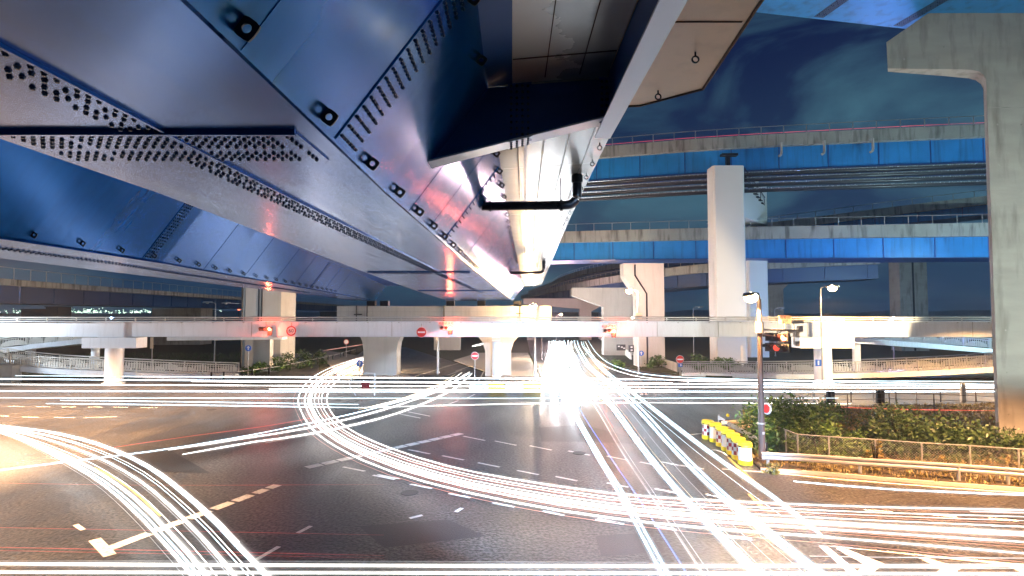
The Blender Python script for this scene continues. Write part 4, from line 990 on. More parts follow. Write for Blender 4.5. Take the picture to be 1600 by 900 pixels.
for q in (ww[0], ww[1], ww[2], ww[3]): MB().cyl((q.x + .1, q.y + .1, 0), (q.x + .1, q.y + .1, .9), .06, n=8).build('post', BLACK if q is ww[3] else GALV, t)
q0, q1 = G(1128, 682), G(1174, 678)
t = empty('guard_rail', q0, 'short low double rail between the barrels and the black marker box', 'guard rail')
for z in (.40, .72): MB().cyl((q0.x, q0.y, z + .05), (q1.x, q1.y, z + .05), .11, n=10).build('rail', CREAM, t, smooth=True)
for q in (q0, q0.lerp(q1, .2), q1): MB().box(q.x, q.y + .12, .45, .16, .12, .9).build('post', BLACK, t)
MB().ball((q0.x + .35, q0.y, 1.2), .1, 10).build('reflector', YELLOW, t, smooth=True)
q = G(1181, 690); t = empty('marker_box', (q.x, q.y, 0), 'small black marker box reading 8 beside the near lamp pole', 'marker')
MB().box(q.x, q.y, .75, .36, .2, 1.15).build('box', BLACK, t); MB().box(q.x, q.y, 1.34, .44, .26, .04).build('lid', GALV, t)
text('8', 'lettering', SIGNW, (q.x + .02, q.y - .105, 1.0), .5, t)
for dz in (.35, .8, 1.1): MB().ball((q.x - .25, q.y - .05, dz), .08, 8).build('reflector', YELLOW, t, smooth=True)
# chain link fence
fp = [G(x, y) for x, y in ((1199, 706), (1215, 712), (1243, 725), (1263, 735), (1314, 740), (1390, 746), (1466, 753), (1545, 759), (1625, 766), (1720, 774))]
fp = [Vector((g.x, g.y + .9, .1)) for g in fp]
FH = 1.32
t = empty('chain_link_fence', fp[0], 'sagging chain link fence with grey posts in front of the shrubs', 'fence')
for q in fp: MB().cyl(q, q + Vector((0, 0, FH)), .035, n=8).build('post', GALV, t, smooth=True)
b = MB(); b.tube([q + Vector((0, 0, FH - .01)) for q in fp], .024, 6); b.build('top_rail', GALV, t)
b = MB()
for q, r_ in zip(fp, fp[1:]):
    L = (r_ - q).length; nn = int(L / .11)
    for i in range(-12, nn):
        for sgn in (0, 1):
            u0, u1 = i * .11, i * .11 + FH
            pts2 = []
            a0, a1 = max(0, u0), min(L, u1)
            if a1 <= a0: continue
            z0 = (a0 - u0); z1 = (a1 - u0)
            if sgn: z0, z1 = FH - z0, FH - z1
            b.cyl(q.lerp(r_, a0 / L) + Vector((0, 0, z0)), q.lerp(r_, a1 / L) + Vector((0, 0, z1)), .0035, n=3, caps=False)
b.build('wire_mesh', GALV, t, fix=False)
# far fence along the back of the island
bq = [G(x, y) for x, y in ((1290, 652), (1325, 650), (1390, 648), (1460, 650), (1560, 655))]
t = empty('wire_fence', bq[0], 'thin dark post and wire fence along the far side of the island', 'fence')
for q in bq: MB().cyl(q, q + Vector((0, 0, 1.5)), .04, n=6).build('post', POLE, t)
b = MB(); [b.tube([q + Vector((0, 0, z)) for q in bq], .018, 5) for z in (.7, 1.1, 1.48)]; b.build('wire', POLE, t)
def shrub(x, y, z0, rx, ry, h, n, label, m=LEAF, name='shrub', cat='shrub', group=None, leaf=.10, stem=True, seed=1, topple=0.0):
    rr = random.Random(seed); t = empty(name, (x, y, z0), label, cat, group)
    if stem:
        b = MB()
        for k in range(9):
            a = rr.uniform(0, 6.28); d = rr.uniform(.3, .85)
            tip = Vector((x + math.cos(a) * rx * d, y + math.sin(a) * ry * d, z0 + h * rr.uniform(.5, .95))); mid_ = Vector((x, y, z0)).lerp(tip, .5) + Vector((0, 0, .12 * h))
            b.tube([(x + rr.uniform(-.2, .2) * rx, y + rr.uniform(-.2, .2) * ry, z0 - .03), mid_, tip], [.03, .02, .006], 5)
        b.build('stem', SOIL, t)
    clumps = [(rr.uniform(-1, 1), rr.uniform(-1, 1), rr.uniform(.0, 1)) for _ in range(max(8, n // 60))]
    b = MB(); vs = []; fs = []
    for i in range(n):
        cx, cy, cz = clumps[rr.randrange(len(clumps))]
        s = math.sqrt(max(.08, 1 - cx * cx * .55 - cy * cy * .55))
        u = Vector((x + cx * rx * .85 + rr.gauss(0, .16) * rx, y + cy * ry * .85 + rr.gauss(0, .16) * ry, z0 + max(.02, cz * h * s * .92 + rr.gauss(0, .10) * h)))
        L = leaf * rr.uniform(.6, 1.4); ax = Vector((rr.gauss(0, 1), rr.gauss(0, 1), rr.gauss(0, .6))).normalized(); sd = ax.cross(Vector((rr.gauss(0, 1), rr.gauss(0, 1), rr.gauss(0, 1)))).normalized() * L * .42
        o = len(vs); vs += [u - ax * L, u + sd - ax * L * .1, u + ax * L, u - sd - ax * L * .1]; fs.append((o, o + 1, o + 2, o + 3))
    b.add(vs, fs); b.build('foliage', m, t, fix=False)
    return t
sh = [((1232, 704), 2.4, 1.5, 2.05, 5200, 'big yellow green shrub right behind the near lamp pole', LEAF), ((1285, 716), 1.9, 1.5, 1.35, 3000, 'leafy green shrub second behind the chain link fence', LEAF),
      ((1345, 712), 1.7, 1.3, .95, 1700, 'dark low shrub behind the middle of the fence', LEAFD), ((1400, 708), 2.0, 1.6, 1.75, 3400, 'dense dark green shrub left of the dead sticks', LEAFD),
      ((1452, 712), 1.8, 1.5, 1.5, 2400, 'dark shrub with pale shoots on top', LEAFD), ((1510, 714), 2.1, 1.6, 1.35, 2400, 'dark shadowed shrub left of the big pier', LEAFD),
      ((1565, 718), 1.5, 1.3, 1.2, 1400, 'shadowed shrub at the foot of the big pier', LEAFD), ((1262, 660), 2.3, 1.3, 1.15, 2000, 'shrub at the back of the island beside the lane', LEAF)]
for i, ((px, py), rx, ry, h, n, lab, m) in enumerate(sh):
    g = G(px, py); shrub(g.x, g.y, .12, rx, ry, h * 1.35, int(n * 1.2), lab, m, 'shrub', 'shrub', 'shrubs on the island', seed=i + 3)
for i, ((px, py), lab) in enumerate((((1172, 668), 'sparse pale weed beside the black marker box'), ((1378, 742), 'tall dry weed stalk in front of the fence'), ((1488, 748), 'yellow dry weed tuft by the fence right of the tall stalk'),
                                     ((1212, 748), 'dry grass tuft at the left end of the guard rail'), ((1595, 752), 'dry weed tangle beside the big pier'))):
    g = G(px, py); shrub(g.x, g.y + .4, .12, .35, .3, (1.25, 1.6, .95, .4, 1.1)[i], 320, lab, STRAW, 'weed', 'weed', 'dry weeds on the island', leaf=.06, seed=40 + i)
for (a, c, lab) in (((1440, 681), (1470, 668), 'thin pale dead branch sticking up out of the shrubs'), ((1456, 700), (1466, 688), 'short dead twig in the dark shrubs')):
    p0, p1 = P(*a, 29), P(*c, 29); o = MB().tube([(p0.x, 29, p0.z), ((p0.x + p1.x) / 2, 29.1, (p0.z + p1.z) / 2 - .02), (p1.x, 29, p1.z), (p1.x + .05, 29, p1.z + .4)], .018, 5).build('dead_branch', RAILW); tag(o, lab, 'branch')
# dry grass tufts on the soil (nobody could count them)
def tufts(poly, n, h, name, m, label, seed):
    rr = random.Random(seed); xs = [q[0] for q in poly]; ys = [q[1] for q in poly]
    def inside(x, y):
        c = False; j = len(poly) - 1
        for i in range(len(poly)):
            if (poly[i][1] > y) != (poly[j][1] > y) and x < (poly[j][0] - poly[i][0]) * (y - poly[i][1]) / (poly[j][1] - poly[i][1]) + poly[i][0]: c = not c
            j = i
        return c
    vs = []; fs = []; k = 0
    while k < n:
        x, y = rr.uniform(min(xs), max(xs)), rr.uniform(min(ys), max(ys))
        if not inside(x, y): continue
        k += 1
        for _ in range(5):
            a = rr.uniform(0, 6.28); L = h * rr.uniform(.4, 1.2); w = .018; dx, dy = math.cos(a), math.sin(a); bx, by = x + rr.gauss(0, .05), y + rr.gauss(0, .05)
            o = len(vs); vs += [(bx - dy * w, by + dx * w, .11), (bx + dy * w, by - dx * w, .11), (bx + dx * L * .6, by + dy * L * .6, .11 + L * .8)]; fs.append((o, o + 1, o + 2))
    b = MB(); b.add(vs, fs); o = b.build(name, m, fix=False); tag(o, label, 'grass', kind='stuff')
tufts(isl, 7500, .26, 'dry_grass', STRAW, 'dry grass and litter on the soil of the island', 5)
tufts([(-80, 58.2), (-52, 59.0), (-34, 63.2), (-45, 98), (-80, 98)], 2500, .5, 'verge_grass', LEAFD, 'rough grass on the dark left verge', 6)
# shrubs by the left slip road and the right piers
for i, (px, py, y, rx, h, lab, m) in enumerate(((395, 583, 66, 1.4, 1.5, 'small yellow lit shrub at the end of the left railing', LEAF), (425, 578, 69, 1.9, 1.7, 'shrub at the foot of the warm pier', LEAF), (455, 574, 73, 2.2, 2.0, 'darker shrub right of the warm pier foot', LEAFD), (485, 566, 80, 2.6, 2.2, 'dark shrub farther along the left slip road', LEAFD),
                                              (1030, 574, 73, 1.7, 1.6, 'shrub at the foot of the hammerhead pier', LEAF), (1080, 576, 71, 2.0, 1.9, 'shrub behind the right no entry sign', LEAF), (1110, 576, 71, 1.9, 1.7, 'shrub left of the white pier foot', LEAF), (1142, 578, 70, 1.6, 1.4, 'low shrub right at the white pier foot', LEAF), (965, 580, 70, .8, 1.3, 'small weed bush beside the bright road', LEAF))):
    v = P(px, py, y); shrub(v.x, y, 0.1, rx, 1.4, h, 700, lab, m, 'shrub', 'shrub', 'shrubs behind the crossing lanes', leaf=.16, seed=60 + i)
# road fence with short dark posts along the left slip road and far lanes
t = empty('delineator_fence', G(370, 590), 'low rail on short black posts along the left slip road', 'fence')
dp = [G(x, y) for x, y in ((330, 594), (370, 592), (420, 585), (470, 575), (520, 563), (556, 552))]
for k in range(14):
    v = catmull(dp, 2)[int(k * (len(catmull(dp, 2)) - 1) / 13)]; MB().cyl((v.x, v.y, 0), (v.x, v.y, .85), .09, n=8).build('post', BLACK, t)
b = MB(); b.tube([v + Vector((0, 0, .75)) for v in dp], .05, 6); b.build('rail', GALV, t)
for k, x in enumerate((1040, 1075, 1235, 1270, 1330, 1365, 1400, 1432, 1470, 1505, 1525)):
    v = G(x, 628 if x > 1200 else 602); MB_ = MB().cyl((v.x, v.y, 0), (v.x, v.y, .8), .05, n=8); o = MB_.build('lane_post', SIGNW if k % 2 else POLE, smooth=True)
    tag(o, 'slim lane post in the row along the far crossing lanes', 'post', 'slim lane posts along the far lanes')
for (x, y, lab) in ((1298, 632, 'dark squat lane marker left of the shrubs tops'), (1376, 630, 'dark squat lane marker behind the middle shrubs')):
    v = G(x, y); t = empty('lane_marker', (v.x, v.y, 0), lab, 'marker'); MB().box(v.x - .16, v.y, .5, .26, .2, 1.0).build('panel', BLACK, t); MB().box(v.x + .16, v.y, .5, .22, .2, 1.0).build('panel', HOUSING, t)
v = G(1505, 628); tag(MB().box(v.x, v.y, .7, .34, .2, 1.4).cyl((v.x, v.y, 1.4), (v.x, v.y, 1.55), .17, .05, 10).build('lane_post', SIGNW), 'thick white lane post left of the big pier', 'post')
# barrier boxes on the median in front of the middle columns
for k in range(5):
    v = G(748 + k * 28, 613); tag(MB().prism([(v.x - .85, v.y, .0), (v.x + .85, v.y, .0), (v.x + .85, v.y + .18, .75), (v.x - .85, v.y + .18, .75)], (0, .3, 0)).build('median_barrier', YELLOW if k % 2 else WHITEP), 'low yellow or white median block before the middle pier, washed by the trails', 'barrier', 'median blocks before the middle pier')
# street furniture tube arch at the left pier column
v = G(556, 618); t = empty('hoop_barrier', (v.x, v.y, 0), 'white tube hoop barrier beside the left pier column', 'barrier'); MB().tube([(v.x, v.y, 0), (v.x - .6, v.y, .8), (v.x - .3, v.y, 1.6), (v.x + .8, v.y, 1.9), (v.x + 1.6, v.y, 1.9), (v.x + 1.6, v.y, 0)], .06, 8).build('hoop', SIGNW, t, smooth=True)
MB().box(v.x + .8, v.y + .05, .8, .7, .04, .7).build('plate', MAROON, t)

# ================================================================== FAR: hills, city, buildings
def ridge(name, y, x0, x1, h, seed, label):
    rr = random.Random(seed); pts = []; n = 90; ph = [rr.uniform(0, 6.28) for _ in range(6)]
    for i in range(n + 1):
        u = i / n; z = h * (.55 + .25 * math.sin(u * 9 + ph[0]) + .13 * math.sin(u * 23 + ph[1]) + .07 * math.sin(u * 51 + ph[2])) * min(1, 8 * u, 8 * (1 - u)); pts.append((x0 + (x1 - x0) * u, z))
    b = MB(); b.loft([[(x, y, -5), (x, y + 150, max(0, z)), (x, y + 400, -5)] for x, z in pts], closed=False); o = b.build(name, HILLM, smooth=True); tag(o, label, 'hills', kind='structure')
ridge('hills', 2400, 500, 3000, 34, 3, 'low dark hills on the right horizon'); ridge('hills', 2300, -3000, -300, 22, 8, 'low dark ridge on the left horizon'); ridge('hills', 3000, -1500, 1800, 22, 5, 'low dark ridge behind the centre')
CITY = emit('distant city lights', (.75, 1.0, .78), 5); CITYR = emit('distant red lights', (1, .2, .1), 5)
rr = random.Random(11); b = MB()
for i in range(260):
    c_ = rr.choice((30, 130, 150, 210, 240, 270, 300)); x = c_ + rr.gauss(0, 22); v = P(x, 489 - abs(rr.gauss(0, 3.0)), 1200)
    s = rr.uniform(.5, 1.5); b.box(v.x, 1200, max(1, v.z), s * 1.4, .6, s)
tag(b.build('city_lights', CITY), 'scattered lights of the town along the left horizon', 'city lights', kind='stuff')
for (px0, px1, py0, lab, strip_) in ((33, 72, 484, 'low dark warehouse on the left horizon', 0), (71, 90, 480, 'taller dark block beside the low warehouse', 0), (285, 320, 485, 'far building with a row of lit windows', 1), (500, 530, 488, 'teal lit low building left of the pier beam', 0), (880, 935, 489, 'blue grey house roofs beyond the bright road', 0)):
    v0, v1 = P(px0, 490, 320), P(px1, 490, 320); z = P(px0, py0, 320).z
    t = empty('far_building', ((v0.x + v1.x) / 2, 320, 0), lab, 'building'); MB().box((v0.x + v1.x) / 2, 325, z / 2, v1.x - v0.x, 10, z).build('wall', FARB, t)
    MB().box((v0.x + v1.x) / 2, 325, z + .25, v1.x - v0.x + .8, 10.8, .5).build('roof', FARB, t)
    for k in range(6 if strip_ else 3):
        xx = v0.x + (v1.x - v0.x) * (k + .5) / (6 if strip_ else 3); MB().box(xx, 319.95, z - 1.5, (v1.x - v0.x) / (7 if strip_ else 9), .12, .9).build('window', CITY if strip_ else FARB, t)
for px in (373, 378):
    v = P(px, 490, 300); t = empty('mast', (v.x, 300, 0), 'far mast with a red warning light near the warm pier', 'mast', 'far masts with red lights'); MB().cyl((v.x, 300, 0), (v.x, 300, 9), .25, n=6).build('pole', HOUSING, t); MB().ball((v.x, 300, 9.2), .6, 8).build('lamp', CITYR, t)
# small light fittings on the footbridge
for (px, mm, lab) in ((175, BLUEON, 'small blue white lamp on the footbridge rail above the left column'), (1395, WHITEON, 'small bright lamp on the footbridge rail at the right'), (988, WHITEON, 'small warm lamp on the footbridge rail by the hammerhead pier')):
    v = P(px, 498, 55.7); t = empty('rail_lamp', v, lab, 'lamp'); MB().box(v.x, 55.7, v.z, .3, .12, .12).build('housing', GALV, t); MB().ball((v.x, 55.6, v.z + .08), .09, 8).build('lens', mm, t)

# ================================================================== LIGHT TRAILS (glowing strands with bloom shells at lamp height above the road)
TW = emit('white trail', (1.0, .97, .92), 2.0); TC = emit('cool trail', (.66, .88, 1.0), 2.0); TP = emit('pink trail', (1.0, .66, .60), 1.3)
TCX = emit('crossing cool trail', (.72, .88, 1.0), 4); TWX = emit('crossing white trail', (1.0, .95, .88), 4); TWF = emit('hot white trail', (.95, .98, 1.0), 14); TCF = emit('hot cool trail', (.60, .82, 1.0), 5); TWA = emit('warm trail', (1.0, .82, .52), .8); TD = emit('dim trail', (.9, .95, 1.0), .35); TPD = emit('dim pink trail', (1.0, .45, .36), .5)
TR = emit('red trail', (1.0, .10, .08), .3); TB = emit('blue trail', (.10, .22, 1.0), 1.0); TA = emit('amber trail', (1.0, .55, .05), 3)
def additive(m):                      # a light streak adds its light to whatever lies behind it
    N, L = nt(m); b = N['Principled BSDF']; col = tuple(b.inputs['Emission Color'].default_value); st = b.inputs['Emission Strength'].default_value
    N.remove(b); e = N.new('ShaderNodeEmission'); t = N.new('ShaderNodeBsdfTransparent'); a = N.new('ShaderNodeAddShader')
    e.inputs['Color'].default_value = col
    tc = N.new('ShaderNodeTexCoord'); n = N.new('ShaderNodeTexNoise'); n.inputs['Scale'].default_value = .35; n.inputs['Detail'].default_value = 5
    mr = N.new('ShaderNodeMapRange'); mr.inputs['From Min'].default_value = .3; mr.inputs['From Max'].default_value = .7; mr.inputs['To Min'].default_value = st * .5; mr.inputs['To Max'].default_value = st * 1.3
    L.new(tc.outputs['Object'], n.inputs['Vector']); L.new(n.outputs['Fac'], mr.inputs['Value']); L.new(mr.outputs[0], e.inputs['Strength'])
    L.new(e.outputs[0], a.inputs[0]); L.new(t.outputs[0], a.inputs[1]); L.new(a.outputs[0], N['Material Output'].inputs['Surface'])
for m_ in (TW, TC, TP, TWA, TD, TPD, TR, TB, TA, TCX, TWX, TWF, TCF): additive(m_)
BLOOMS = {}
def bloom(m, k):
    if (m.name, k) not in BLOOMS:
        c = m.copy(); c.name = m.name + ' soft'; BLOOMS[(m.name, k)] = c
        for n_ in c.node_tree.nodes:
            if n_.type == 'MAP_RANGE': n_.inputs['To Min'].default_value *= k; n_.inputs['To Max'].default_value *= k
    return BLOOMS[(m.name, k)]
def trail(pts, r, m, label, group=None, step=1.6):
    path = catmull(pts, step); n = len(path); r = r * .47
    rs = [r] * n; rs[0] = r * .3; rs[-1] = r * .3
    b = MB(); q = random.Random(len(COL.objects))
    if r < .012:
        b.tube(path, rs, 6)
    else:
        b.tube(path, [v * .5 for v in rs], 6)
        for k in range(3):
            d = q.choice((-1, 1)) * q.uniform(.8, 1.9) * r; dz = q.uniform(-1.0, 1.0) * r; i0 = q.randrange(0, max(1, n // 4)); i1 = n - q.randrange(0, max(1, n // 4))
            hp = [v + Vector((0, 0, dz)) for v in offset(path, d)][i0:i1]
            if len(hp) > 2: b.tube(hp, r * q.uniform(.10, .24), 5)
        b.tube(path, [v * 1.15 for v in rs], 8, 1); b.tube(path, [v * 1.8 for v in rs], 8, 2); b.tube(path, [v * 2.7 for v in rs], 8, 3); b.tube(path, [v * 4.0 for v in rs], 8, 4)  # wider, fainter shells imitate lens bloom around the strand
    o = b.build('light_trail', [m, bloom(m, .13), bloom(m, .06), bloom(m, .03), bloom(m, .013)] if r >= .012 else m, fix=False); tag(o, label, 'light trail', group); return o
def pxl(pts, z=.65): return [G(x, y, z) for x, y in pts]
def between(A, B, t): return [a.lerp(c, t) for a, c in zip(A, B)]
def bundle(A, B, specs, z, label, group):
    A, B = pxl(A, z), pxl(B, z)
    for (t, r, m) in specs: trail(between(A, B, t), r, m, label, group)
# 1 lower left sweep
O1 = [(-60, 653), (0, 665), (70, 673), (150, 692), (230, 727), (310, 788), (370, 848), (425, 905), (470, 968)]
I1 = [(-60, 668), (0, 676), (60, 700), (140, 743), (200, 790), (250, 842), (300, 900), (330, 950), (350, 1000)]
bundle(O1, I1, [(0, .085, TW), (.06, .03, TC), (.20, .022, TW), (.27, .022, TC), (.44, .075, TW), (.52, .02, TD), (.68, .022, TW), (.80, .09, TW), (.92, .04, TC), (1.0, .055, TW), (1.1, .015, TD)], .68,
       'white headlight strand in the bundle sweeping down the lower left corner', 'headlight strands of the lower left sweep')
trail(pxl([(148, 731), (185, 750), (220, 777), (251, 806)], .75), .03, TA, 'short amber indicator streak inside the lower left sweep')
# 2 big S curve
O2 = [(566, 557), (520, 571), (482, 590), (461, 618), (465, 645), (490, 680), (560, 722), (660, 757), (800, 790), (950, 815), (1100, 832), (1300, 848), (1450, 862), (1660, 882)]
I2 = [(600, 556), (560, 573), (530, 592), (512, 615), (515, 640), (545, 670), (610, 700), (700, 728), (800, 748), (950, 770), (1100, 781), (1300, 790), (1450, 794), (1660, 798)]
bundle(O2, I2, [(.12, .05, TW), (.32, .045, TW), (.44, .10, TP), (.50, .075, TW), (.62, .03, TW), (.75, .03, TP), (.84, .03, TW), (1.0, .05, TW)], .66,
       'white headlight strand of the large loop that bends round and runs off to the right', 'headlight strands of the large loop')
bundle(O2, I2, [(-.02, .018, TPD), (.27, .016, TPD), (.69, .018, TPD), (.92, .016, TPD), (.22, .015, TPD)], .8, 'thin reddish strand of the large loop', 'thin reddish strands of the large loop')
# 3 straight strands rising to the middle
trail(pxl([(-40, 740), (0, 734.5), (100, 722), (300, 696), (480, 662), (600, 634), (690, 606), (735, 583)]), .045, TC, 'bluish white strand running from the left edge up to the middle piers')
trail(pxl([(-40, 733), (0, 728), (150, 703), (300, 681), (420, 665), (520, 647)], .8), .03, TR, 'dull red tail light strand just above the bluish one at left')
trail(pxl([(263, 703), (380, 685), (480, 669), (600, 640), (690, 608), (728, 584)]), .085, TW, 'thick white strand beginning in the road left of centre, upper of two')
trail(pxl([(285, 710), (400, 690), (490, 677), (620, 646), (705, 610), (738, 583)]), .085, TW, 'thick white strand beginning in the road left of centre, lower of two')
for k, (x, y) in enumerate(((690, 590), (700, 588), (712, 587))): trail(pxl([(x - 130, y + 50), (x - 60, y + 32), (x, y + 8), (x + 22, y - 6)]), .05, TW if k else TWA, 'short bright strand in the washed out lane to the middle piers', 'short strands in the middle lane')
# 4 crossing strands in the mid distance
for (xa, ya, xb, yb, r, m) in ((-120, 586, 1700, 597, .045, TC), (-120, 591, 1700, 604, .075, TCX), (-120, 600, 1700, 606.5, .06, TWX), (-120, 611, 1700, 611.5, .06, TCX),
                               (350, 588, 1000, 592, .06, TWX), (300, 596, 1050, 598, .07, TWX), (420, 608, 1060, 609, .06, TW), (-120, 621.5, 1310, 622, .035, TC)):
    trail(pxl([(xa, ya), ((2 * xa + xb) / 3, (2 * ya + yb) / 3 + .5), ((xa + 2 * xb) / 3, (ya + 2 * yb) / 3 + .5), (xb, yb)], .7), r, m, 'long pale strand crossing the junction from side to side in the distance', 'long strands crossing in the distance', step=6)
trail(pxl([(72, 630.5), (300, 633), (560, 637)], .7), .055, TC, 'thick pale strand starting alone in the left road, lower of a pair', step=4); trail(pxl([(94, 625.5), (300, 628), (560, 632)], .7), .04, TC, 'pale strand starting alone in the left road, upper of a pair', step=4)
trail(pxl([(560, 637), (800, 631), (1000, 629), (1330, 631)], .7), .04, TW, 'long pale strand, nearest of those crossing behind the barrels', step=5)
# 5 the bright road running away
F5 = [(866, 862, 883, 970, 1036, .055, TCF), (869, 867, 888, 977, 1046, .05, TCF), (876, 881, 921, 1018, 1100, .05, TD), (880, 886, 927, 1026, 1112, .022, TD), (884, 894, 943, 1064, 1182, .07, TCF), (889, 899, 949, 1071, 1192, .05, TCF),
      (893, 906, 955, 1080, 1202, .014, TWA), (899, 920, 978, 1128, 1280, .075, TCF), (904, 926, 986, 1138, 1293, .05, TCF), (896, 912, 966, 1100, 1230, .015, TD), (901, 922, 980, 1120, 1262, .014, TD)]
for (a, b_, c_, d_, e_, r, m) in F5:
    trail(pxl([(a - 2, 532), (a, 540), ((a + b_) / 2 - 2, 557), (b_, 575), (c_, 623), ((c_ * .52 + d_ * .48), 700), (d_, 776), (e_, 900), (e_ + (e_ - d_) * .6, 975)]), r, m, 'strand in the fan of the bright road, running out of the lower right edge', 'strands of the bright road fan')
for (a, b_, c_, d_, x5, y5, r) in ((908, 938, 998, 1205, 1280, 835, .07), (911, 943, 1004, 1211, 1285, 836, .04), (908, 936, 990, 1180, 1222, 806, .012)):
    trail(pxl([(a, 533), (a + 3, 542), ((a + b_) / 2, 557), (b_, 575), (c_, 623), ((c_ * .52 + d_ * .48), 700), (d_, 776), (x5, y5)]), r, TC, 'cool strand of the bright road fan that stops short before the hatched marking', 'strands of the fan that stop short')
trail(pxl([(884, 590), (905, 637), (950, 708), (997, 777), (1076, 900), (1120, 975)], .8), .03, TB, 'thin blue strand between the white ones of the bright road')
trail(pxl([(938, 628), (950, 655), (958, 668)], .8), .03, TR, 'short red strand between the white ones of the bright road')
for k, (a, b_, c_, ye) in enumerate(((858, 850, 847, 622), (862, 856, 857, 604), (868, 866, 871, 648), (874, 876, 888, 612), (881, 888, 905, 634), (888, 898, 921, 618), (872, 872, 879, 596), (878, 882, 898, 655), (893, 908, 934, 606), (865, 861, 864, 632), (876, 879, 893, 590))):
    trail(pxl([(a, 533), (a, 545), ((a + b_) / 2, 560), (b_, 580), (c_, ye)]), .085, TWF, 'broad white strand in the blinding far part of the bright road', 'broad strands in the far bright road')
trail(pxl([(918, 531), (936, 556), (975, 577), (1040, 588), (1140, 592), (1320, 597), (1700, 603)]), .06, TC, 'strand turning off the bright road to the right, outer one')
trail(pxl([(914, 533), (930, 560), (972, 582), (1040, 593), (1140, 597), (1320, 600)]), .05, TW, 'strand turning off the bright road to the right, inner one')
# 6 strands along the bottom edge
trail(pxl([(-120, 881), (400, 883.5), (1000, 885), (1750, 884)]), .06, TW, 'white strand along the bottom edge, upper one', step=4); trail(pxl([(-120, 894), (400, 895), (1000, 896), (1750, 897)]), .05, TW, 'white strand along the very bottom edge, lower one', step=4)
trail(pxl([(-120, 876), (500, 877), (1100, 879)], .8), .008, TD, 'hair thin pale strand above the bottom strands', step=4)
for (y0, y1, r) in ((822, 836, .012), (853, 868, .02), (858, 872, .012), (752, 757, .01)): trail(pxl([(-120, y0), (200, y0 + 6), (600, y1)], .85), r, TR, 'faint red tail light strand over the lower left road', 'faint red strands at lower left', step=3)
trail(pxl([(1265, 869), (1400, 871), (1750, 873)]), .03, TD, 'pale strand over the hatched marking, upper one', step=4); trail(pxl([(1290, 886), (1480, 888), (1750, 888)]), .025, TD, 'pale strand over the hatched marking, lower one', step=4)
trail(pxl([(1240, 752), (1400, 765), (1700, 777)]), .045, TC, 'single cool strand along the right lane edge below the guard rail', step=3)
trail(pxl([(1515, 799), (1600, 801), (1700, 803)]), .06, TD, 'short pale bluish smear at the right edge, upper one'); trail(pxl([(1550, 822), (1620, 823), (1720, 824)]), .05, TD, 'short pale bluish smear at the right edge, lower one')
# 7 tail light strand on the highest viaduct, strands of the other lanes
trail([(-14, 95.2, 33.15), (14, 86.8, 33.15), (32, 82.3, 33.2), (63, 76.8, 33.15), (95, 72.8, 33.1)], .07, TR, 'red tail light strand on the deck of the highest viaduct', step=5)
trail(pxl([(1300, 636), (1420, 640), (1560, 642)], .8), .06, TR, 'dull red strand in the far lanes behind the shrubs', step=4)
trail(pxl([(505, 548), (550, 541), (575, 537)], .8), .08, TPD, 'distant red strand on the left slip road')
trail([P(738, 541, 110), P(752, 538, 112), P(762, 534, 116)], .22, TW, 'short white strand on the lane beyond the middle piers')

# ------------------------------------------------------------------ thin night haze
b = MB(); b.box(0, 1200, 24, 3200, 2700, 52)
hz = bpy.data.materials.new('haze'); hz.use_nodes = True; N, L = nt(hz); N.remove(N['Principled BSDF']); v = N.new('ShaderNodeVolumePrincipled'); v.inputs['Density'].default_value = .0003; v.inputs['Anisotropy'].default_value = .3; v.inputs['Color'].default_value = (.9, .93, 1, 1)
L.new(v.outputs[0], N['Material Output'].inputs['Volume'])
tag(b.build('haze', hz), 'thin night haze', 'haze', kind='stuff')

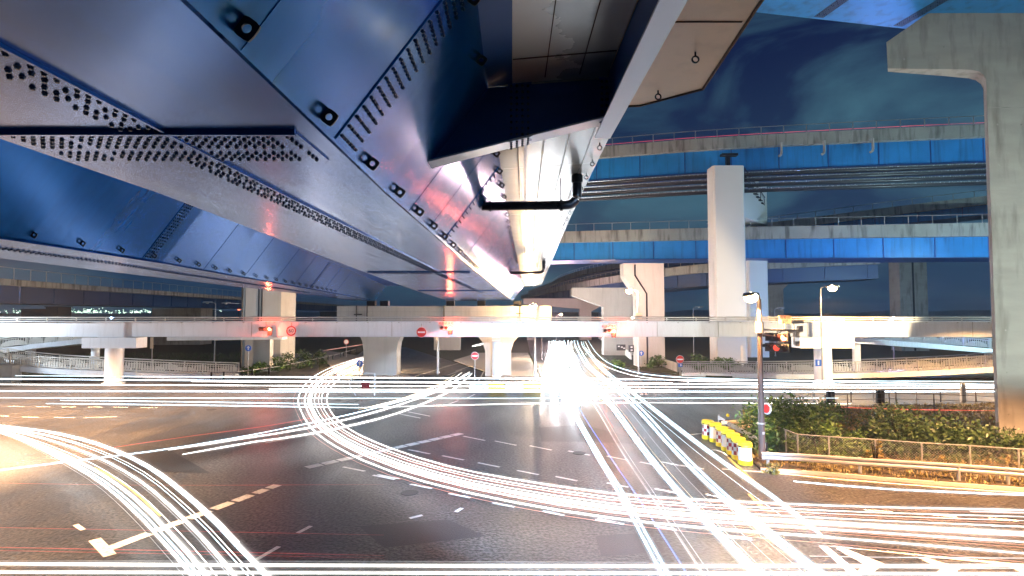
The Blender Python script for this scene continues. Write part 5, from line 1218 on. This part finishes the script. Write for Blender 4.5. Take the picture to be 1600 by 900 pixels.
# ================================================================== WORLD
w = bpy.data.worlds.new('World'); sc.world = w; w.use_nodes = True
N, L = w.node_tree.nodes, w.node_tree.links
bg = N['Background']; tc = N.new('ShaderNodeTexCoord')
sky = N.new('ShaderNodeTexSky'); sky.sky_type = 'NISHITA'; sky.sun_disc = False; sky.sun_elevation = R(1.0); sky.sun_rotation = R(200); sky.air_density = 1.0
mp = N.new('ShaderNodeMapping'); mp.inputs['Scale'].default_value = (1.5, 1.5, 4.2); mp.inputs['Rotation'].default_value = (0, R(12), R(20)); L.new(tc.outputs['Generated'], mp.inputs[0])
n1 = N.new('ShaderNodeTexNoise'); n1.inputs['Scale'].default_value = 2.0; n1.inputs['Detail'].default_value = 7; n1.inputs['Roughness'].default_value = .55; n1.inputs['Distortion'].default_value = .6; L.new(mp.outputs[0], n1.inputs['Vector'])
cr = N.new('ShaderNodeValToRGB'); e = cr.color_ramp.elements; e[0].position = .44; e[0].color = (0, 0, 0, 1); e[1].position = .66; e[1].color = (1, 1, 1, 1); L.new(n1.outputs['Fac'], cr.inputs[0])
sep = N.new('ShaderNodeSeparateXYZ'); L.new(tc.outputs['Generated'], sep.inputs[0])
gr_ = N.new('ShaderNodeValToRGB'); e = gr_.color_ramp.elements; e[0].position = 0.0; e[0].color = (.012, .046, .105, 1); e[1].position = .4; e[1].color = (.002, .010, .055, 1); L.new(sep.outputs['Z'], gr_.inputs[0])
mx = N.new('ShaderNodeMix'); mx.data_type = 'RGBA'; L.new(cr.outputs[0], mx.inputs['Factor']); L.new(gr_.outputs[0], mx.inputs['A']); mx.inputs['B'].default_value = (.042, .118, .175, 1)
sm = N.new('ShaderNodeMix'); sm.data_type = 'RGBA'; sm.blend_type = 'ADD'; sm.inputs['Factor'].default_value = 0.003; L.new(mx.outputs['Result'], sm.inputs['A']); L.new(sky.outputs[0], sm.inputs['B'])
L.new(sm.outputs['Result'], bg.inputs['Color']); bg.inputs['Strength'].default_value = 1.0
sl = bpy.data.lights.new('moon', 'SUN'); sl.energy = .12; sl.angle = R(.5); sl.color = (.6, .8, 1.0); so = bpy.data.objects.new('moon', sl); COL.objects.link(so); so.rotation_euler = (R(50), 0, R(20))

# ================================================================== CAMERA, RENDER
cam = bpy.data.cameras.new('camera'); co = bpy.data.objects.new('camera', cam); COL.objects.link(co); sc.camera = co
cam.sensor_width = 36; cam.lens = 36 * F / 1600; cam.clip_end = 8000; cam.clip_start = .05
co.location = (0, 0, H); co.rotation_euler = (R(90) + PITCH, 0, 0)
sc.view_settings.view_transform = 'Standard'; sc.view_settings.look = 'None'; sc.view_settings.exposure = 0; sc.view_settings.gamma = 1
sc.render.engine = 'CYCLES'; sc.cycles.use_denoising = True; sc.cycles.max_bounces = 6; sc.cycles.transparent_max_bounces = 96; sc.cycles.glossy_bounces = 4; sc.cycles.diffuse_bounces = 3; sc.cycles.sample_clamp_indirect = 6.0; sc.cycles.use_light_tree = True
